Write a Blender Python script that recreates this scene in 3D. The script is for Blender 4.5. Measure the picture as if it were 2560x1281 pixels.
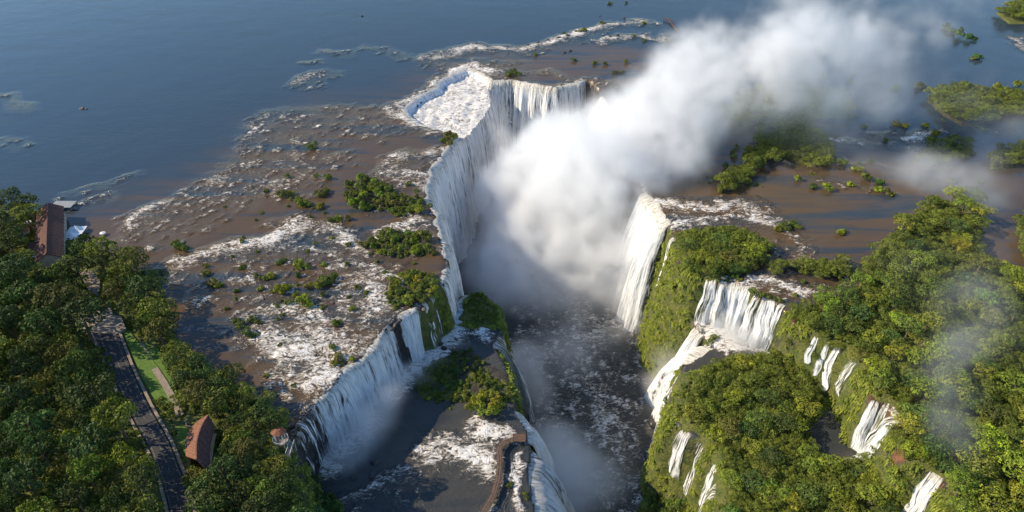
import bpy, math, random
import numpy as np
for o in list(bpy.data.objects): bpy.data.objects.remove(o)
scene = bpy.context.scene
# ---------------------------------------------------------------- camera
F = 1800.0; PIT = math.radians(34.6); HC = 200.0          # focal length in photo pixels (2560 wide), pitch, height over the upper river
cp, sp = math.cos(PIT), math.sin(PIT)
cam_d = bpy.data.cameras.new('camera'); cam = bpy.data.objects.new('camera', cam_d)
scene.collection.objects.link(cam); scene.camera = cam
cam.location = (0, 0, HC); cam.rotation_euler = (math.pi/2 - PIT, 0, 0)
cam_d.sensor_width = 36; cam_d.lens = 36*F/2560; cam_d.clip_start = 1; cam_d.clip_end = 20000
# ---------------------------------------------------------------- sky, sun, exposure
SUN_EL = math.radians(33); SUN_DIR = (-1.0, 0.05)          # where the sun stands (x, y)
world = bpy.data.worlds.new('World'); scene.world = world; world.use_nodes = True
wn = world.node_tree; bg = wn.nodes['Background']
sky = wn.nodes.new('ShaderNodeTexSky'); sky.sky_type = 'NISHITA'; sky.sun_disc = False
sky.sun_elevation = SUN_EL; sky.sun_rotation = math.atan2(SUN_DIR[0], SUN_DIR[1])
sky.altitude = 200; sky.air_density = 1.25; sky.dust_density = 0.0; sky.ozone_density = 6.0
wn.links.new(sky.outputs[0], bg.inputs[0]); bg.inputs[1].default_value = 0.135
sl = bpy.data.lights.new('sun', 'SUN'); sl.energy = 4.8; sl.angle = math.radians(0.55); sl.color = (1.0, 0.85, 0.62)
so = bpy.data.objects.new('sun', sl); scene.collection.objects.link(so)
from mathutils import Vector
_n = math.hypot(*SUN_DIR)
SV = Vector((SUN_DIR[0]/_n*math.cos(SUN_EL), SUN_DIR[1]/_n*math.cos(SUN_EL), math.sin(SUN_EL)))
so.rotation_euler = SV.to_track_quat('Z', 'Y').to_euler(); so.location = (-300, 100, 300)
vs = scene.view_settings; vs.view_transform = 'Standard'; vs.look = 'None'; vs.gamma = 1; vs.use_curve_mapping = False
vs.exposure = 0.42
cy = scene.cycles
cy.use_denoising = True; cy.max_bounces = 12; cy.diffuse_bounces = 2; cy.glossy_bounces = 2
cy.transparent_max_bounces = 12; cy.volume_bounces = 9; cy.transmission_bounces = 2
cy.volume_step_rate = 2.0; cy.volume_max_steps = 256; cy.sample_clamp_indirect = 6; cy.use_adaptive_sampling = True
cy.adaptive_threshold = 0.02
C = scene.collection
rng = np.random.default_rng(7); random.seed(7)
T_LEV, R_LEV = -24.0, -70.0                                # ledge and lower river

# ---------------------------------------------------------------- helpers
def P(px, py, z=0.0):                                       # photo pixel -> point on the level z
    u = (px-1280)/F; v = (py-640.5)/F
    t = (z-HC)/-(sp+v*cp)
    return (u*t, (cp-v*sp)*t, z)
def PX(x, y, z):                                            # point -> photo pixel (arrays too)
    d = y*cp-(z-HC)*sp
    return 1280+F*x/d, 640.5+F*(-y*sp-(z-HC)*cp)/d, d
def W(pts, z=0.0): return np.array([P(a[0], a[1], a[2] if len(a) > 2 else z)[:2] for a in pts])
def hash2(ix, iy, s):
    h = (ix.astype(np.int64)*374761393+iy.astype(np.int64)*668265263+s*1442695041) & 0xffffffff
    h = ((h ^ (h >> 13))*1274126177) & 0xffffffff
    return ((h ^ (h >> 16)) & 0xffff)/65535.0
def vnoise(x, y, s=0):
    x0 = np.floor(x); y0 = np.floor(y); fx = x-x0; fy = y-y0
    fx = fx*fx*(3-2*fx); fy = fy*fy*(3-2*fy)
    a = hash2(x0, y0, s); b = hash2(x0+1, y0, s); c = hash2(x0, y0+1, s); d = hash2(x0+1, y0+1, s)
    return (a*(1-fx)+b*fx)*(1-fy)+(c*(1-fx)+d*fx)*fy
def fbm(x, y, sc, o=4, s=0):
    r = 0; a = 1; t = 0
    for i in range(o):
        r = r+a*vnoise(x/sc+i*17.3, y/sc-i*9.1, s+i); t += a; a *= .5; sc *= .5
    return r/t
def ss(t): t = np.clip(t, 0, 1); return t*t*(3-2*t)
def segdist(X, Y, poly, closed=True):
    d = np.full(X.shape, 1e9); n = len(poly)
    for i in range(n if closed else n-1):
        ax, ay = poly[i]; bx, by = poly[(i+1) % n]
        ex, ey = bx-ax, by-ay; L = ex*ex+ey*ey+1e-9
        t = np.clip(((X-ax)*ex+(Y-ay)*ey)/L, 0, 1)
        d = np.minimum(d, (X-ax-t*ex)**2+(Y-ay-t*ey)**2)
    return np.sqrt(d)
def segflow(X, Y, poly, flow=(.80, -.60)):                  # distance to a line and how far downstream of it (-1..1)
    d = np.full(X.shape, 1e9); al = np.zeros(X.shape)
    for i in range(len(poly)-1):
        ax, ay = poly[i]; bx, by = poly[i+1]; ex, ey = bx-ax, by-ay; L_ = ex*ex+ey*ey+1e-9
        t = np.clip(((X-ax)*ex+(Y-ay)*ey)/L_, 0, 1); qx = X-ax-t*ex; qy = Y-ay-t*ey; q = qx*qx+qy*qy; m = q < d
        d = np.where(m, q, d); al = np.where(m, qx*flow[0]+qy*flow[1], al)
    d = np.sqrt(d); return d, al/(d+1e-6)
def inside(X, Y, poly):
    r = np.zeros(X.shape, bool); n = len(poly)
    for i in range(n):
        ax, ay = poly[i]; bx, by = poly[(i+1) % n]
        if ay == by: continue
        c = ((ay > Y) != (by > Y)) & (X < (bx-ax)*(Y-ay)/(by-ay)+ax)
        r ^= c
    return r
def sdf(X, Y, poly): return np.where(inside(X, Y, poly), 1, -1)*segdist(X, Y, poly)   # + inside
def np_mesh(name, V, Fc, smooth=False):
    V = np.asarray(V, np.float32); Fc = np.asarray(Fc, np.int32); k = Fc.shape[1]
    m = bpy.data.meshes.new(name)
    m.vertices.add(len(V)); m.vertices.foreach_set('co', V.ravel())
    m.loops.add(Fc.size); m.loops.foreach_set('vertex_index', Fc.ravel())
    m.polygons.add(len(Fc)); m.polygons.foreach_set('loop_start', np.arange(len(Fc), dtype=np.int32)*k)
    m.polygons.foreach_set('loop_total', np.full(len(Fc), k, np.int32))
    m.polygons.foreach_set('use_smooth', np.full(len(Fc), smooth))
    m.update(calc_edges=True); return m
def fattr(m, name, a):
    at = m.attributes.new(name, 'FLOAT', 'POINT'); at.data.foreach_set('value', np.asarray(a, np.float32).ravel())
def link(name, mesh, mat=None, parent=None, loc=None):
    o = bpy.data.objects.new(name, mesh); C.objects.link(o)
    if mat and mesh is not None and not mesh.materials: mesh.materials.append(mat)
    if parent: o.parent = parent
    if loc is not None: o.location = loc
    return o
def tag(o, label=None, cat=None, group=None, kind=None):
    if label: o['label'] = label
    if cat: o['category'] = cat
    if group: o['group'] = group
    if kind: o['kind'] = kind
    return o
def grid_faces(nx, ny):
    i = np.arange(nx-1); j = np.arange(ny-1); I, J = np.meshgrid(i, j)
    a = (J*nx+I).ravel(); return np.stack([a, a+1, a+nx+1, a+nx], 1)
class MB:                                                   # small boxes / prisms / tubes into one mesh
    def __init__(s): s.v = []; s.f = []
    def add(s, v, f):
        b = len(s.v); s.v += [tuple(p) for p in v]; s.f += [tuple(b+i for i in q) for q in f]; return s
    def hexa(s, lo, hi):                                    # four lower and four upper points
        return s.add(list(lo)+list(hi), [(3,2,1,0), (4,5,6,7), (0,1,5,4), (1,2,6,5), (2,3,7,6), (3,0,4,7)])
    def box(s, c, d):
        x, y, z = c; a, b, h = d[0]/2, d[1]/2, d[2]/2
        q = [(-a,-b), (a,-b), (a,b), (-a,b)]
        return s.hexa([(x+i, y+j, z-h) for i, j in q], [(x+i, y+j, z+h) for i, j in q])
    def bar(s, p, q, w, h=None):
        p = Vector(p); q = Vector(q); h = h or w; d = (q-p).normalized()
        up = Vector((0,0,1)) if abs(d.z) < .9 else Vector((0,1,0))
        a = d.cross(up).normalized()*w/2; b = a.cross(d).normalized()*h/2
        return s.hexa([p-a-b, p+a-b, p+a+b, p-a+b], [q-a-b, q+a-b, q+a+b, q-a+b])
    def tube(s, pts, rad, n=7):
        b = len(s.v); K = len(pts)
        for k, (p, r) in enumerate(zip(pts, rad)):
            d = Vector(pts[min(k+1, K-1)])-Vector(pts[max(k-1, 0)])
            d = d.normalized() if d.length else Vector((0,0,1))
            a = d.orthogonal().normalized(); c = d.cross(a)
            for i in range(n):
                t = 2*math.pi*i/n; s.v.append(tuple(Vector(p)+a*(r*math.cos(t))+c*(r*math.sin(t))))
        for k in range(K-1):
            for i in range(n):
                j = (i+1) % n; s.f.append((b+k*n+i, b+k*n+j, b+(k+1)*n+j, b+(k+1)*n+i))
        s.f.append(tuple(b+(K-1)*n+i for i in range(n))); return s
    def mesh(s, name):
        m = bpy.data.meshes.new(name); m.from_pydata(s.v, [], s.f); m.update(); return m
    def build(s, name, mat, parent=None, loc=None): return link(name, s.mesh(name), mat, parent, loc)
def empty(name, loc, rz=0):
    o = bpy.data.objects.new(name, None); C.objects.link(o); o.location = loc; o.rotation_euler.z = rz; o.empty_display_size = .5
    return o

# ---------------------------------------------------------------- materials
class NT:
    def __init__(s, name):
        s.m = bpy.data.materials.new(name); s.m.use_nodes = True; s.t = s.m.node_tree
        s.b = s.t.nodes['Principled BSDF']; s.o = s.t.nodes['Material Output']
    def n(s, typ, **kw):
        x = s.t.nodes.new(typ)
        for k, v in kw.items(): setattr(x, k, v)
        return x
    def l(s, a, b): s.t.links.new(a, b)
    def put(s, sock, v):
        if isinstance(v, bpy.types.NodeSocket): s.l(v, sock)
        else: sock.default_value = v
    def noise(s, vec, scale, detail=4, rough=.55, dist=0.0):
        x = s.n('ShaderNodeTexNoise'); s.put(x.inputs['Vector'], vec)
        x.inputs['Scale'].default_value = scale; x.inputs['Detail'].default_value = detail
        x.inputs['Roughness'].default_value = rough; x.inputs['Distortion'].default_value = dist
        return x.outputs['Fac']
    def math(s, op, a, b=0.0, c=None, clamp=False):
        x = s.n('ShaderNodeMath', operation=op, use_clamp=clamp); s.put(x.inputs[0], a); s.put(x.inputs[1], b)
        if c is not None: s.put(x.inputs[2], c)
        return x.outputs[0]
    def ramp(s, f, lo, hi, a=0.0, b=1.0):
        x = s.n('ShaderNodeMapRange', interpolation_type='SMOOTHSTEP')
        for i, v in enumerate((f, lo, hi, a, b)): s.put(x.inputs[i], v)
        return x.outputs[0]
    def mix(s, f, a, b):
        x = s.n('ShaderNodeMix', data_type='RGBA'); s.put(x.inputs[0], f)
        s.put(x.inputs[6], (*a, 1) if isinstance(a, tuple) else a); s.put(x.inputs[7], (*b, 1) if isinstance(b, tuple) else b)
        return x.outputs[2]
    def attr(s, name): return s.n('ShaderNodeAttribute', attribute_name=name).outputs['Fac']
    def pos(s, scale=(1,1,1), rot=0.0):
        g = s.n('ShaderNodeNewGeometry'); x = s.n('ShaderNodeMapping')
        s.l(g.outputs['Position'], x.inputs[0]); x.inputs['Rotation'].default_value = (0, 0, rot); x.inputs['Scale'].default_value = scale
        return x.outputs[0]
    def bump(s, h, dist, strength=1.0):
        x = s.n('ShaderNodeBump'); x.inputs['Distance'].default_value = dist; x.inputs['Strength'].default_value = strength
        s.l(h, x.inputs['Height']); s.l(x.outputs[0], s.b.inputs['Normal'])
    def set(s, **kw):
        for k, v in kw.items():
            s.put(s.b.inputs[{'col': 'Base Color', 'rough': 'Roughness', 'ior': 'IOR', 'spec': 'Specular IOR Level'}[k]], (*v, 1) if isinstance(v, tuple) else v)
        return s
def simple(name, a, b, scale=1.5, rough=.8, bump=.0):
    t = NT(name); f = t.noise(t.pos(), scale, 5, .6)
    t.set(col=t.mix(t.ramp(f, .35, .65), a, b), rough=rough)
    if bump: t.bump(f, bump)
    return t.m

def m_water(name, brown, calm, rough, wave, rot=.45):
    t = NT(name); p = t.pos()
    foam = t.attr('foam')
    warp = t.n('ShaderNodeTexNoise'); t.l(p, warp.inputs['Vector']); warp.inputs['Scale'].default_value = .12; warp.inputs['Detail'].default_value = 3
    vm = t.n('ShaderNodeVectorMath', operation='MULTIPLY_ADD'); t.l(warp.outputs['Color'], vm.inputs[0]); vm.inputs[1].default_value = (7,7,7); t.l(p, vm.inputs[2])
    mp = t.n('ShaderNodeMapping'); t.l(vm.outputs[0], mp.inputs[0]); mp.inputs['Rotation'].default_value = (0,0,rot); mp.inputs['Scale'].default_value = (.55,1.25,1)
    n1 = t.noise(mp.outputs[0], .52, 6, .70, .9)
    n2 = t.noise(vm.outputs[0], 1.0, 4, .62, .4)
    rg = t.noise(mp.outputs[0], .30, 4, .6, 1.6)
    rg = t.math('SUBTRACT', .25, t.math('ABSOLUTE', t.math('MULTIPLY', t.math('SUBTRACT', rg, .5), 3.0)))
    n = t.math('ADD', t.math('ADD', t.math('MULTIPLY', n1, .70), t.math('MULTIPLY', n2, .30)), t.math('MULTIPLY', rg, .30))
    th = t.math('MULTIPLY_ADD', foam, -.43, .83)
    fm = t.ramp(n, t.math('SUBTRACT', th, .07), t.math('ADD', th, .09))
    fm = t.math('MULTIPLY', fm, t.ramp(foam, .02, .12))
    big = t.noise(t.pos((.35,1,1), .3), .02, 3, .5)
    tb = t.math('ADD', t.attr('turbid'), t.math('MULTIPLY', t.math('SUBTRACT', big, .5), .5))
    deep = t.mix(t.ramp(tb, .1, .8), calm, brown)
    fcol = t.mix(t.ramp(n, t.math('ADD', th, .0), t.math('ADD', th, .15)), (.52,.44,.34), (.92,.89,.84))
    cs = t.noise(t.pos((.22,1.5,1), .42), .05, 4, .6, .8)
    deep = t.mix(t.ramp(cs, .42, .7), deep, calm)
    rv = t.ramp(cs, .35, .65, rough*.6, rough*2.2)
    rg2 = t.n('ShaderNodeMix'); t.l(fm, rg2.inputs[0]); t.l(rv, rg2.inputs[2]); rg2.inputs[3].default_value = .85
    t.set(col=t.mix(fm, deep, fcol), rough=rg2.outputs[0], ior=1.34)
    w1 = t.noise(t.pos((.5,1.3,1), .35), .22, 4, .6); w2 = t.noise(t.pos((.6,1.2,1), .5), 1.3, 3, .6)
    h = t.math('ADD', t.math('MULTIPLY', w1, wave), t.math('MULTIPLY', w2, wave*.35))
    h = t.math('ADD', h, t.math('MULTIPLY', t.math('MULTIPLY', n, foam), 1.6))
    t.bump(h, 1.0); return t.m
M = {}
M['river'] = m_water('river_water', (.098,.062,.030), (.028,.045,.060), .10, .10)  # muddy brown, then calm colour with sky-reflection blue put into it
M['gorge_water'] = m_water('gorge_water', (.060,.058,.052), (.034,.042,.046), .16, .6, 1.35)

def m_terrain():
    t = NT('ground'); p = t.pos()
    green = t.attr('green'); red = t.attr('redrock')
    n1 = t.noise(p, .25, 5, .65); n2 = t.noise(p, 1.1, 5, .7)
    rock = t.mix(t.ramp(n1, .3, .7), (.030,.026,.024), (.085,.068,.056))
    rock = t.mix(t.ramp(t.math('ADD', red, t.math('MULTIPLY', n1, .6)), .55, .95), rock, (.27,.12,.06))
    gr = t.mix(t.ramp(n1, .35, .65), (.085,.115,.02), (.19,.19,.04))
    gr = t.mix(t.ramp(n2, .5, .75), gr, (.05,.075,.016))
    gm = t.ramp(t.math('ADD', green, t.math('MULTIPLY', t.math('SUBTRACT', n2, .5), .9)), .35, .6)
    t.set(col=t.mix(gm, rock, gr), rough=.9)
    t.bump(t.math('ADD', n2, t.math('MULTIPLY', n1, 1.5)), 1.4); return t.m
M['ground'] = m_terrain()

def m_fall():
    t = NT('falling_water'); uv = t.n('ShaderNodeUVMap', uv_map='UVMap')
    dens = t.attr('flow'); edge = t.attr('edge'); drop = t.attr('drop')
    def st(su, sv, sc, d=4):
        m = t.n('ShaderNodeMapping'); t.l(uv.outputs[0], m.inputs[0]); m.inputs['Scale'].default_value = (su, sv, 1); return t.noise(m.outputs[0], sc, d, .62, .15)
    a = st(1, .035, .5); b = st(1, .07, 1.6, 5); c = st(1, .5, 1.2)
    s = t.math('ADD', t.math('MULTIPLY', a, .5), t.math('MULTIPLY', b, .5))
    al = t.ramp(t.math('ADD', s, t.math('MULTIPLY', dens, .34)), .55, .67)
    al = t.math('MULTIPLY', al, t.ramp(t.math('ADD', edge, t.math('MULTIPLY', t.math('SUBTRACT', s, .5), 1.3)), .12, .45), clamp=True)
    lip = t.mix(t.ramp(c, .3, .6), (.30,.24,.16), (.80,.77,.69))
    body = t.mix(t.ramp(s, .40, .58), (.66,.68,.69), (.94,.94,.93))
    col = t.mix(t.ramp(t.math('ADD', drop, t.math('MULTIPLY', t.math('SUBTRACT', a, .5), .25)), .0, .12), lip, body)
    t.set(col=col, rough=.7)
    t.bump(t.math('ADD', s, t.math('MULTIPLY', c, .12)), 2.4)
    tr = t.n('ShaderNodeBsdfTransparent'); mx = t.n('ShaderNodeMixShader')
    t.l(al, mx.inputs[0]); t.l(tr.outputs[0], mx.inputs[1]); t.l(t.b.outputs[0], mx.inputs[2]); t.l(mx.outputs[0], t.o.inputs[0]); return t.m
M['fall'] = m_fall()

def m_leaf(name, mul=(1,1,1)):
    t = NT(name); oi = t.n('ShaderNodeObjectInfo'); p = t.pos()
    n = t.noise(p, .45, 3, .6)
    tc = t.n('ShaderNodeTexCoord'); n3 = t.noise(tc.outputs['Object'], .35, 2, .5)
    base = t.mix(t.ramp(n, .3, .7), tuple(a*b for a, b in zip((.115,.150,.030), mul)), tuple(a*b for a, b in zip((.205,.232,.040), mul)))
    base = t.mix(t.math('MULTIPLY', t.ramp(oi.outputs['Random'], .55, 1.0), .55), base, tuple(a*b for a, b in zip((.075,.115,.028), mul)))
    base = t.mix(t.math('MULTIPLY', t.ramp(n3, .5, .7), .15), base, (.19,.155,.045))
    mm = t.n('ShaderNodeMix', data_type='RGBA', blend_type='MULTIPLY'); mm.inputs[0].default_value = 1
    hv = t.n('ShaderNodeVectorMath', operation='SCALE'); t.l(base, hv.inputs[0]); t.l(t.attr('clump'), hv.inputs['Scale'])
    t.l(hv.outputs[0], mm.inputs[6]); t.l(oi.outputs['Color'], mm.inputs[7])
    t.set(col=mm.outputs[2], rough=.65, spec=.25)
    tl = t.n('ShaderNodeBsdfTranslucent'); t.l(mm.outputs[2], tl.inputs[0])
    mx = t.n('ShaderNodeMixShader'); mx.inputs[0].default_value = .22
    t.l(t.b.outputs[0], mx.inputs[1]); t.l(tl.outputs[0], mx.inputs[2]); t.l(mx.outputs[0], t.o.inputs[0]); return t.m
M['leaf'] = m_leaf('foliage')
M['grass'] = m_leaf('cliff_grass', (1.35,1.3,1.2))
M['bark'] = simple('bark', (.09,.065,.045), (.17,.13,.10), 3, .9)
M['rock'] = simple('wet_basalt', (.018,.016,.015), (.075,.058,.048), .8, .55, .4)
M['roof'] = simple('roof_tiles', (.13,.050,.026), (.25,.10,.05), 1.6, .8, .1)
M['roof_dark'] = simple('dark_roof_tiles', (.085,.038,.028), (.16,.07,.05), 1.2, .85, .1)  # brown of the long roofs; also stands for shade on the crescent's right slope
M['wall'] = simple('plaster', (.42,.34,.27), (.55,.47,.38), .8, .9)
M['glass'] = simple('window_glass', (.02,.025,.03), (.04,.045,.05), .5, .1)
M['white'] = simple('white_paint', (.74,.74,.73), (.82,.82,.80), .8, .6)
M['canvas'] = simple('white_canvas', (.72,.74,.76), (.82,.83,.84), .6, .75)
M['asphalt'] = simple('asphalt', (.028,.028,.030), (.048,.046,.045), 1.2, .9)
M['paving'] = simple('paving', (.20,.155,.115), (.29,.235,.18), 1.0, .9)
M['lawn'] = simple('lawn', (.065,.13,.014), (.11,.18,.02), .6, .9, .2)
M['wood'] = simple('weathered_wood', (.11,.07,.048), (.19,.13,.09), 2.5, .85)
M['steel'] = simple('steel', (.25,.25,.25), (.35,.35,.34), 2, .5)
M['rust'] = simple('rusty_iron', (.085,.048,.034), (.15,.085,.055), 1.5, .85)
M['line'] = simple('road_paint', (.05,.05,.05), (.22,.21,.19), .9, .85)

# ---------------------------------------------------------------- outlines, read off the photograph
THROAT = [(1120,690),(1118,655),(1105,610),(1090,560),(1078,510),(1064,470),(1082,425),(1112,388),(1138,352),(1146,332),
          (1085,320),(1035,302),(1010,274),(1040,250),(1088,216),(1130,186),(1170,170),(1202,186),(1225,205),(1280,203),(1340,212),
          (1390,222),(1440,211),(1470,205),(1495,225),(1515,280),(1545,360),(1580,430),(1630,505),(1650,535),(1670,565),(1676,590),(1682,620),(1697,655)]
LEFT = [(900,1800),(800,1420),(772,1300),(748,1200),(738,1105),(775,1030),(815,992),(850,960),(885,905),(945,857),(990,811),(1030,787),(1065,768),(1095,735),(1112,712)]
RIGHT = [(1730,690),(1768,703),(1820,714),(1875,722),(1890,742),(1935,752),(1962,766),(1978,795),(2020,832),(2060,850),(2100,870),(2140,908),
         (2158,950),(2178,1000),(2222,1016),(2240,1050),(2232,1105),(2270,1152),(2330,1185),(2362,1205),(2352,1260),(2340,1420),(2300,1800)]
U = W(LEFT+THROAT+RIGHT, 0)
LOW_L = [(1360,1800),(1335,1500),(1322,1281),(1312,1200),(1314,1130),(1306,1080),(1280,1048),(1268,1000),(1255,930),(1222,862),(1243,835),(1235,780),(1198,742),(1165,745)]
LOW_R = [(1742,812),(1772,838),(1800,872),(1765,898),(1722,922),(1708,960),(1698,1010),(1690,1050),(1722,1066),(1740,1085),(1772,1096),(1790,1130),(1818,1150),(1824,1200),(1815,1245),(1790,1290),(1760,1500),(1730,1800)]
L = np.concatenate([W(LOW_L, T_LEV), W(THROAT, 0), W(LOW_R, T_LEV)])
BANK_PX = [(-2500,380),(-400,430),(0,505),(110,535),(150,575),(250,620),(330,665),(395,715),(412,780),(445,845),(500,905),(560,935),(620,965),(690,1015),(730,1062),(738,1100),(748,1200),(772,1300),(800,1420),(900,1800),(-2500,1800)]
LANDS = {  # dry ground on the upper level
 'promontory': [(1678,588),(1720,572),(1830,566),(1885,590),(1945,622),(1905,662),(1870,685),(1800,702),(1765,706),(1700,662)],
 'right_bank': [(1964,772),(2060,745),(2140,728),(2155,668),(2235,570),(2330,500),(2440,482),(2468,570),(2452,655),(2600,700),(3600,760),(3600,1800),(2300,1800),(2340,1420),(2352,1260),(2362,1205),(2330,1185),(2270,1152),(2232,1105),(2240,1050),(2222,1016),(2178,1000),(2158,950),(2140,908),(2100,870),(2020,832)],
 'i1': [(1760,450),(1850,430),(1885,360),(1900,310),(2000,300),(2060,340),(2080,405),(2040,425),(1980,395),(1905,415),(1870,465),(1810,490)],
 'i2': [(1800,290),(1870,230),(1960,220),(2120,240),(2130,300),(2060,320),(1990,290),(1850,320)],
 'i3': [(2310,250),(2335,220),(2420,220),(2560,240),(2800,260),(2800,320),(2560,300),(2460,318),(2400,318),(2340,280)],
 'i4': [(2260,400),(2350,360),(2440,350),(2420,400),(2330,420)],
 'i5': [(2465,400),(2560,345),(2800,340),(2800,410),(2480,420)],
 'i6': [(1900,650),(1990,655),(2120,650),(2130,692),(2060,702),(1990,685),(1930,695)],
 'i7': [(2530,560),(2580,530),(3000,530),(3000,640),(2560,640)],
 'i8': [(2480,30),(2560,15),(2900,15),(2900,60),(2520,60)],
 's1': [(850,462),(920,440),(1000,478),(1060,500),(1062,530),(1000,545),(950,528),(870,525)],
 's2': [(905,612),(965,570),(1080,580),(1105,640),(1090,655),(1070,645),(965,650)],
 's3': [(965,712),(1010,665),(1100,678),(1105,718),(1070,755),(985,775),(950,740)],
}
LEDGE = {  # dry ground on the ledges
 'mound': [(1015,965),(1060,905),(1150,866),(1195,872),(1240,905),(1285,925),(1300,1000),(1285,1025),(1245,1038),(1190,1030),(1140,1020),(1040,1010)],
 'point': [(1140,770),(1160,735),(1215,725),(1265,780),(1270,820),(1225,832),(1165,826),(1130,812)],
 'plateau': [(1745,925),(1815,892),(1900,884),(1990,890),(2060,950),(2080,1010),(2020,1080),(2060,1150),(2130,1130),(2200,1150),(2240,1240),(2330,1330),(2300,1800),(1680,1800),(1700,1500),(1740,1290),(1765,1245),(1774,1200),(1768,1150),(1750,1130),(1732,1096),(1700,1085),(1682,1066),(1655,1052),(1660,1010),(1672,960),(1700,925)],
 'foot': [(730,1205),(800,1215),(860,1250),(880,1320),(860,1420),(900,1800),(700,1800)],
}
TALUS = W([(1690,1058),(1745,1150),(1800,1215),(1840,1290),(1840,1800),(1560,1800),(1590,1281),(1606,1180),(1618,1095),(1650,1075)], -52)
REDS = [((1985,805),5,-8),((2170,975),6,-10),((2262,1150),5,-4),((2285,1180),6,-8),((2345,1240),6,-10),((2155,940),4,-6)]

def axis(parts, tail_lo, tail_hi):
    a = []
    for lo, hi, s0, s1 in parts:
        x = lo
        while x < hi: a.append(x); x += s0+(s1-s0)*(x-lo)/(hi-lo)
    a.append(parts[-1][1]); return np.array(tail_lo+a+tail_hi)
gx = axis([(-540,-190,2.6,1.15), (-190,190,1.1,1.1), (190,540,1.15,2.6)], [-9000,-4000,-1800,-900], [900,1800,4000,9000])
gy = axis([(90,130,2,1), (130,320,.95,1.0), (320,790,1.1,2.6)], [-3000,-900,-200,0,50], [1000,1600,3000,5000,9000])
NX, NY = len(gx), len(gy)
GX, GY = np.meshgrid(gx, gy)
dU = sdf(GX, GY, U); dL = sdf(GX, GY, L)
n_a = fbm(GX, GY, 9, 3, 11)-.5; n_b = fbm(GX, GY, 26, 3, 5)-.5
n_c = fbm(GX, GY, 20, 3, 91)-.5; n_c2 = fbm(GX, GY, 5, 2, 93)-.5
dUn = dU+n_a*3.0+n_c*6.0+n_c2*2.2; dLn = dL+n_a*3.0+n_c*4.0
dB = sdf(GX, GY, W(BANK_PX, 1))
land = ss((dB+n_b*5)/4)*2.6+ss(dB/60)*3
for k, v in LANDS.items():
    d = sdf(GX, GY, W(v, 0.5)); land = np.maximum(land, ss((d+n_b*(4 if k[0] not in 'is' else 6)+1)/5)*(2.2 if k[0] != 's' else 1.35))
rim = ss(dUn/4.2)
ledge = np.zeros_like(GX)
for k, v in LEDGE.items():
    d = sdf(GX, GY, W(v, T_LEV)); ledge = np.maximum(ledge, ss((d+n_b*4)/5)*(2.2 if k == 'mound' else 3.0)+(ss(d/14)*2.5*(.5+n_b) if k == 'plateau' else 0))
shelf = sdf(GX, GY, W([(1010,274),(1040,250),(1088,216),(1130,186),(1170,170),(1212,200),(1215,252),(1178,300),(1146,332),(1085,320),(1035,302)], 0))
lowr = ss((dLn-2.5)/7.5)
on_shelf = ss((shelf+1.5)/3)
lowr_s = lowr*(1-on_shelf)
TZ = -1.0+land*(1-rim)+rim*(T_LEV*(1-.80*on_shelf))+(1-on_shelf)*rim*ledge*(1-lowr)+lowr_s*(R_LEV-T_LEV-2.0)
dT = sdf(GX, GY, TALUS); zt = R_LEV-1+np.minimum(26, .85*np.maximum(dT+n_b*6, 0))
TZ = np.where(dT > -2, np.maximum(TZ, np.where(dL > 0, zt, TZ)), TZ)
TZ += n_a*np.where(rim > .02, np.minimum(1, rim*3), .5)*1.8
gzx = np.gradient(TZ, gx, axis=1); gzy = np.gradient(TZ, gy, axis=0); slope = np.hypot(gzx, gzy)
dry = (land*(1-rim) > .5) | (ledge*rim*(1-lowr) > .6) | (dT > 1)
green = np.where(dry, .72, .1)
for k in ('s1', 's2', 's3'): green = np.where((sdf(GX, GY, W(LANDS[k], .5)) > -6) & (rim < .1), .22+.5*(fbm(GX, GY, 7, 2, 23)-.4), green)
pxg, pyg, _ = PX(GX, GY, TZ)
right_side = (pxg > 1560) & (pyg > 560)
isl = np.zeros_like(GX, bool)
for k in ('i1', 'i2', 'i3', 'i4', 'i5', 'i6'): isl |= sdf(GX, GY, W(LANDS[k], .5)) > -8
green = np.where(isl, .3+.7*(fbm(GX, GY, 10, 2, 29)-.4), green)
green = np.where((slope > .8) & right_side, .62+.9*(fbm(GX, GY+TZ*1.0, 8, 3, 37)-.45), green)
green = np.where(sdf(GX, GY, W(LEDGE['mound'], T_LEV)) > -4, .45+.8*(fbm(GX, GY, 7, 3, 39)-.42), green)
left_dark = (slope > .8) & (pxg > 1040) & (pxg < 1330) & (pyg > 640)
green = np.where(left_dark, .62, green)
# no grass where the big falls run
red = np.zeros_like(GX)
for (q, r, z) in REDS:
    x, y, _ = P(q[0], q[1], z); red = np.maximum(red, ss(1.4-np.hypot(GX-x, GY-y)/r*1.2)*ss((slope-.5)/.6))
green = green*(1-np.clip(red*1.4-.2, 0, 1)*.8)
ground = np_mesh('ground', np.stack([GX, GY, TZ], -1).reshape(-1, 3), grid_faces(NX, NY), True)
fattr(ground, 'green', green); fattr(ground, 'redrock', red)
tag(link('ground', ground, M['ground']), kind='structure')
def hz(x, y): return fld(TZ, x, y)                           # ground height at points
def fld(TZ, x, y):
    x = np.asarray(x, float); y = np.asarray(y, float)
    i = np.clip(np.searchsorted(gx, x)-1, 0, NX-2); j = np.clip(np.searchsorted(gy, y)-1, 0, NY-2)
    fx = np.clip((x-gx[i])/(gx[i+1]-gx[i]), 0, 1); fy = np.clip((y-gy[j])/(gy[j+1]-gy[j]), 0, 1)
    return (TZ[j,i]*(1-fx)+TZ[j,i+1]*fx)*(1-fy)+(TZ[j+1,i]*(1-fx)+TZ[j+1,i+1]*fx)*fy

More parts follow.
